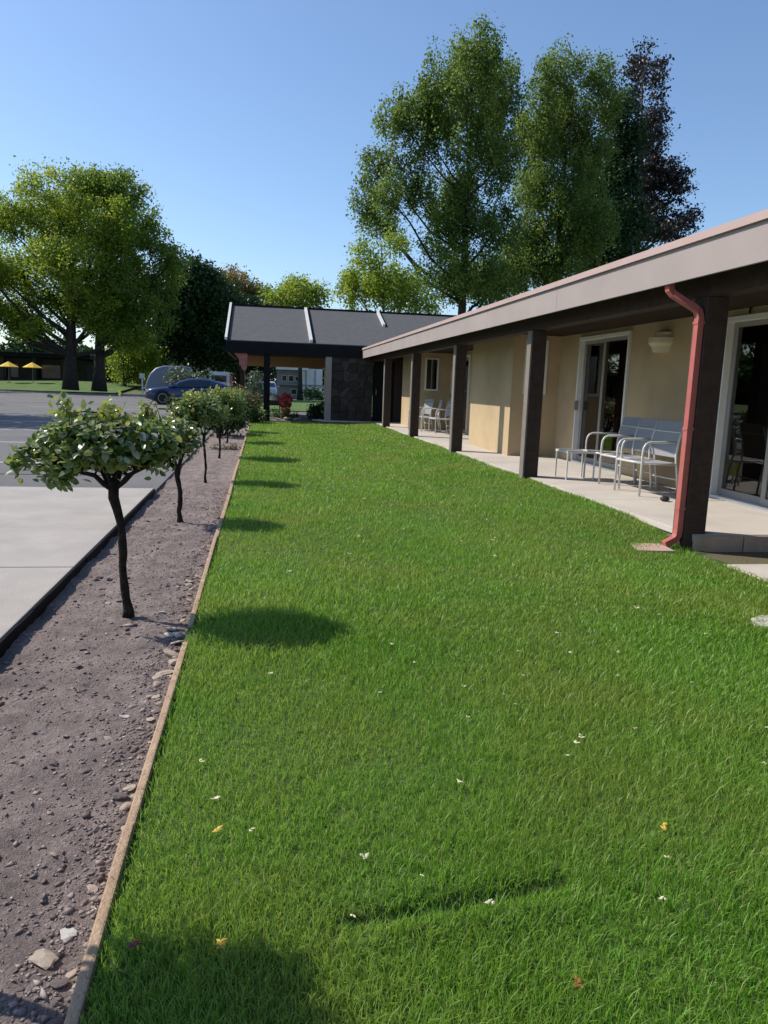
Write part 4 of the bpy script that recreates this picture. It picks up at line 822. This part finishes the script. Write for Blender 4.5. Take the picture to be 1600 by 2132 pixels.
# ------------------------------------------------------------------ vehicles
def make_car(label, x, y, z, paint, L=4.55, flip=1, tall=0.):
    t = thing('car', label, 'car', (x, y, z), rz=0 if flip == 1 else math.pi)
    W = .90; G = 0.20
    st = [(0, .42, .62, .72), (.08, .30, .72, .82), (.35, .22, .80, .88), (.9, .20, .87, .94), (1.35, .20, .91, .95), (2.3, .20, .93, .95), (3.3, .20, .95, .97), (3.9, .22, .97, 1.0), (4.3, .28, .95, 1.02), (4.5, .36, .88, .98), (4.55, .44, .80, .9)]
    def sec(w, zb, zs, zt): return [(0, zb), (w * .9, zb), (w * .99, zb + .1), (w, (zb + zs) / 2), (w * .985, zs - .06), (w * .93, zs), (w * .6, zt - .01), (0, zt)]
    V = []; n = None
    for (sx, zb, zs, zt) in st:
        w = W * (1 - .28 * max(0, (.5 - sx) / .5) ** 2 - .16 * max(0, (sx - 4.1) / .45) ** 2); h = sec(w, zb, zs, zt)
        ring = [(a, b) for a, b in h] + [(-a, b) for a, b in h[-2:0:-1]]; n = len(ring); V += [(sx, a, b) for a, b in ring]
    Fs = [(i * n + k, i * n + (k + 1) % n, (i + 1) * n + (k + 1) % n, (i + 1) * n + k) for i in range(len(st) - 1) for k in range(n)] + [tuple(range(n)), tuple((len(st) - 1) * n + k for k in range(n))[::-1]]
    body = MB().add(V, Fs).build('body', paint, t, smooth=True, local=True)
    gs = [(1.15, .93, .86, .93), (1.75, .94, .77, 1.28 + tall), (2.2, .95, .73, 1.39 + tall), (2.7, .96, .72, 1.42 + tall), (3.2, .97, .71, 1.38 + tall), (3.7, .98, .70, 1.25 + tall), (4.2, 1.0, .74, 1.05)]
    V = []
    for (sx, zb, wt, zt) in gs:
        wb = .86 if sx < 3.8 else .80; ring = [(wb, zb), (wt + .02, zt - .07 if zt > 1.1 else zb + .01), (wt - .1, zt - .01), (0, zt), (-wt + .1, zt - .01), (-wt - .02, zt - .07 if zt > 1.1 else zb + .01), (-wb, zb)]
        V += [(sx, a, b) for a, b in ring]
    n = 7; Fs = [(i * n + k, i * n + k + 1, (i + 1) * n + k + 1, (i + 1) * n + k) for i in range(len(gs) - 1) for k in range(n - 1)]
    MB().add(V, Fs).build('roof', paint, t, smooth=True, local=True)
    def P(i, f, k0, k1, side, out=.006):   # point on greenhouse side, between belt and rail
        a, b = gs[int(i)], gs[min(int(i) + 1, len(gs) - 1)]; fr = i - int(i); sx = a[0] + (b[0] - a[0]) * fr; zb = a[1] + (b[1] - a[1]) * fr; wt = a[2] + (b[2] - a[2]) * fr + .02; zt = a[3] + (b[3] - a[3]) * fr - .07
        wb = .86; return (sx, side * (wb + (wt - wb) * f + out), zb + (zt - zb) * f)
    for side in (-1, 1):
        for (a, b) in ((.55, 2.75), (2.85, 4.6)):
            i0 = [P(a + (b - a) * q / 6, .10, 0, 0, side) for q in range(7)]; i1 = [P(max(a, .95) + (b - max(a, .95)) * q / 6, .90, 0, 0, side) for q in range(7)]
            MB().add(i0 + i1, [(q, q + 1, q + 8, q + 7) for q in range(6)]).build('side_window', 'carglass', t, local=True)
        for wx in (.88, 3.62):
            w = MB().lathe([(.20, .0), (.33, .0), (.345, .03), (.345, .19), (.30, .215), (.21, .215)], (wx, 0, 0), 24, axis='y'); w = MB().add([(a, side * (b + .70), c + .345) for a, b, c in w.V], w.F)
            wo = w.build('wheel', 'tyre', t, smooth=False, local=True)
            r_ = MB().lathe([(.02, .16), (.20, .19), (.235, .219), (.22, .222), (.18, .20), (.05, .205)], (wx, 0, 0), 20, axis='y'); MB().add([(a, side * (b + .70), c + .345) for a, b, c in r_.V], r_.F).build('rim', 'rim', wo, local=True)
            ar = MB().lathe([(.02, 0), (.40, 0), (.40, .012), (.02, .012)], (wx, 0, 0), 24, axis='y'); MB().add([(a, side * (b + .893), c + .36) for a, b, c in ar.V], ar.F).build('wheel_arch', 'tyre', t, local=True)
        MB().box(.02, .30, side * .62 - .14, side * .62 + .14, .64, .76).build('headlight', 'lamp', t, bevel=.02, local=True)
        MB().box(4.40, 4.56, side * .62 - .15, side * .62 + .15, .80, .93).build('tail_light', 'tail', t, bevel=.02, local=True)
        MB().box(1.35, 1.5, side * .98 - .09, side * .98 + .09, .96, 1.08).build('mirror', paint, t, bevel=.02, local=True)
        MB().box(2.2, 2.36, side * .905 - .012, side * .905 + .012, .80, .83).build('door_handle', 'rim', t, local=True)
    MB().add([(1.22, -.74, .955), (1.22, .74, .955), (1.72, .66, 1.265 + tall), (1.72, -.66, 1.265 + tall), (1.20, -.74, .963), (1.20, .74, .963), (1.70, .66, 1.273 + tall), (1.70, -.66, 1.273 + tall)], [(0, 1, 2, 3), (7, 6, 5, 4), (0, 4, 5, 1), (1, 5, 6, 2), (2, 6, 7, 3), (3, 7, 4, 0)]).build('windscreen', 'carglass', t, local=True)
    MB().box(-.02, .10, -.55, .55, .30, .44).build('bumper', 'black', t, bevel=.03, local=True)
    return t
make_car('blue fastback car parked across the car park behind the roses', -5.88, 41.05, -.008, 'carblue')
wc = make_car('white car parked end-on beyond the carport, half hidden by its post', .38, 62, .02, 'carwhite'); wc.rotation_euler.z = math.pi / 2
# pale rounded van behind the blue car, white panel van, dark building, far pale building
vn = thing('van', 'pale blue-grey round-fronted van behind the blue car', 'van', (-5, 48, 0))
prof = [(-6.85, .35), (-6.9, .8), (-6.8, 1.15), (-6.6, 1.6), (-6.25, 1.95), (-5.8, 2.1), (-4.4, 2.1), (-4.25, 1.9), (-4.2, .35)]
MB().prism(prof, 'y', 47.1, 48.9).build('body', 'carpale', vn, bevel=.12, smooth=True)
MB().box(-5.3, -4.5, 47.085, 47.1, 1.3, 1.85).build('side_window', 'carglass', vn)
for wx in (-6.3, -4.7):
    w = MB().lathe([(.05, 0), (.32, 0), (.34, .04), (.34, .2), (.05, .2)], (wx, 47.06, .33), 18, axis='y').build('wheel', 'tyre', vn); MB().lathe([(.02, 0), (.2, 0), (.2, .02)], (wx, 47.045, .33), 14, axis='y').build('rim', 'rim', w)
pv = thing('panel_van', 'white boxy panel van in the shade behind the shrubs', 'van', (-3, 56, 0))
MB().box(-3.65, -2.3, 55, 58, .35, 1.95).build('body', 'carwhite', pv, bevel=.08); MB().box(-3.5, -2.45, 54.98, 54.998, 1.25, 1.7).build('rear_window', 'carglass', pv); MB().box(-3.6, -2.35, 54.93, 55.0, .38, .55).build('bumper', 'black', pv, bevel=.02)
for sx in (-3.5, -2.45): MB().lathe([(.05, -.1), (.3, -.1), (.32, 0), (.3, .1), (.05, .1)], (sx, 0, 0), 14).V; MB().box(sx - .1, sx + .1, 55.4, 56.0, -.0, .55).build('wheel', 'tyre', pv, bevel=.09)
for i, (x, label) in enumerate(((-1.95, 'short red-brown post nearest the white van'), (-1.15, 'tall red-brown post near the carport corner'))):
    p_ = thing('marker_post', label, 'post', (x, 50, 0), 'red-brown posts by the carport'); hgt = (1.6, 2.0)[i]
    MB().box(x - .09, x + .09, 49.9, 50.1, -.06, hgt).build('shaft', 'redwood', p_, bevel=.02); MB().box(x - .12, x + .12, 49.87, 50.13, hgt, hgt + .06).build('cap', 'redwood', p_, bevel=.02)
wp = thing('sign_post', 'thin white post standing left of the pale van', 'post', (-9.4, 63, 0)); MB().tube([(-9.4, 63, -.06), (-9.4, 63, 1.5)], .06, 8).build('shaft', 'white', wp); MB().box(-9.6, -9.2, 62.9, 62.93, 1.3, 1.7).build('plate', 'white', wp)

db = thing('dark_pavilion', 'long dark flat-roofed building behind the yellow parasols', 'building', (-26, 84, .5))
MB().box(-40, -17.5, 81, 90, .3, 2.9).build('wall', 'darkwall', db); MB().box(-41, -16.9, 79.6, 91, 2.95, 3.45).build('roof', 'blacktrim', db, bevel=.04)
for x in (-40, -33, -28.5, -25.2, -22.2, -19.4): MB().box(x - .18, x + .18, 79.9, 80.3, .3, 2.95).build('post', 'darkwall', db)
for i in range(5):
    w = MB().box(-38.5 + 4 * i, -36 + 4 * i, 80.93, 80.99, 1.0, 2.3).build('window', 'window', db)
def parasol(x, y, label):
    t = thing('parasol', label, 'parasol', (x, y, .5), 'yellow parasols outside the dark building')
    V = [(x, y, 2.42)] + [(x + .85 * math.cos(a * .7854 + .39), y + .85 * math.sin(a * .7854 + .39), 1.95) for a in range(8)] + [(x, y, 2.37)] + [(x + .83 * math.cos(a * .7854 + .39), y + .83 * math.sin(a * .7854 + .39), 1.91) for a in range(8)]
    MB().add(V, [(0, 1 + k, 1 + (k + 1) % 8) for k in range(8)] + [(9, 10 + (k + 1) % 8, 10 + k) for k in range(8)] + [(1 + k, 10 + k, 10 + (k + 1) % 8, 1 + (k + 1) % 8) for k in range(8)]).build('canopy', 'canvas', t)
    MB().tube([(x, y, .3), (x, y, 2.4)], .025, 8).build('pole', 'alu', t); MB().lathe([(.28, .35), (.25, .5), (.05, .55)], (x, y, 0), 12).build('base', 'black', t)
parasol(-22.9, 74.5, 'yellow parasol at the very left edge of the picture'); parasol(-20.85, 74.5, 'yellow parasol nearer to the huge tree trunk')

pb = thing('pale_building', 'two-storey pale blue-white building seen through the carport', 'building', (4.5, 76, 0))
MB().box(1.5, 3.7, 75.6, 80, -.1, 2.6).build('wall', 'greywall', pb); MB().box(3.7, 5.9, 75, 80, -.1, 2.80).build('wall', 'palewall', pb); MB().box(1.4, 4.5, 74.5, 80, 2.62, 2.9).build('roof', 'palewall', pb, bevel=.02)
MB().box(1.45, 7.4, 74.8, 75.58, 1.16, 1.26).build('balcony', 'greywall', pb); MB().box(5.9, 7.4, 75.6, 80, -.1, 1.15).build('annex', 'palewall', pb)
for (x0, x1, z0, z1, yy) in ((2.0, 2.4, 1.55, 2.05, 75.56), (2.65, 3.1, 1.55, 2.05, 75.56), (3.3, 3.55, 1.6, 2.0, 75.56), (2.9, 3.4, .3, .75, 75.56), (4.6, 4.95, -.05, .8, 74.96), (6.2, 6.9, .4, .85, 75.56)):
    w = MB().box(x0 - .05, x1 + .05, yy - .0, yy + .038, z0 - .05, z1 + .05).build('window', 'white', pb); MB().box(x0, x1, yy - .02, yy - .002, z0, z1).build('pane', 'window', w)
for x in (4.3, 5.2): MB().tube([(x, 74.93, -.05), (x, 74.93, 2.75)], .05, 6).build('drainpipe', 'alu', pb)

# ------------------------------------------------------------------ small things on the lawn
def petal_mesh(seed, mt, n):
    r = random.Random(seed); mb = MB()
    for k in range(n):
        a = r.uniform(0, 6.28); c = Vector((r.uniform(-.6, .6), r.uniform(-.6, .6), r.uniform(.1, .5))); d = Vector((math.cos(a), math.sin(a), r.uniform(-.2, .4))) * .7; e = Vector((-math.sin(a), math.cos(a), r.uniform(-.3, .3))) * .35
        mb.add([c - d, c + e, c + d, c - e, c + Vector((0, 0, .14))], [(0, 1, 4), (1, 2, 4), (2, 3, 4), (3, 0, 4), (3, 2, 1, 0)])
    return mb.mesh('petal', mt)
PM = [petal_mesh(i, 'petal', 2 + i % 4) for i in range(5)]
rp_ = random.Random(9); spots = [(1.03, 2.75), (1.14, 2.4), (1.18, 2.45), (1.42, 2.5), (1.5, 2.52), (1.6, 3.0), (1.5, 3.3), (1.75, 3.3), (1.55, 3.6), (1.25, 3.35), (1.9, 2.9), (1.95, 2.45), (1.75, 2.2), (2.2, 7.0), (1.7, 7.9), (2.55, 6.6), (.55, 5.0), (.2, 5.0), (2.0, 6.1), (1.95, 6.0), (.42, 1.72), (1.0, 1.55)]
spots += [(rp_.uniform(-.2, 1.6), rp_.uniform(1.4, 3.4)) for _ in range(16)] + [(rp_.uniform(.6, 3.4), rp_.uniform(3, 9)) for _ in range(18)]
for i, (x, y) in enumerate(spots):
    o = bpy.data.objects.new('petal', PM[i % 5]); link(o); s = rp_.uniform(.007, .015) * (1 if y < 4 else 1.4); o.location = (x, y, float(lawn_z(x, y)) + .026); o.scale = (s, s, s); o.rotation_euler.z = rp_.uniform(0, 6.28)
    tag(o, 'small cream petal fallen on the lawn', 'petal', 'cream petals scattered on the lawn')
def bit(name, label, cat, x, y, s, mt, n, seed):
    o = bpy.data.objects.new(name, petal_mesh(seed, mt, n)); link(o); o.location = (x, y, float(lawn_z(x, y)) + .022); o.scale = (s, s, s); tag(o, label, cat)
bit('flower_cluster', 'bright yellow flower cluster lying on the near grass', 'flower', -.08, 1.54, .016, 'yellow', 12, 31)
bit('fallen_leaf', 'single curled yellow leaf on the grass near the edging', 'leaf', -.11, 1.99, .020, 'yellow', 2, 32)
bit('fallen_petal', 'dark wine-red petal with a white edge near the edging', 'petal', -.27, 1.55, .022, 'wine', 3, 33)
bit('fallen_leaf', 'rusty brown leaf scraps at the bottom of the lawn', 'leaf', .68, 1.33, .016, 'rust', 7, 34)
bit('fallen_leaf', 'yellow-brown leaf scraps in the paler grass at lower right', 'leaf', 1.18, 1.86, .016, 'yellow', 5, 35)
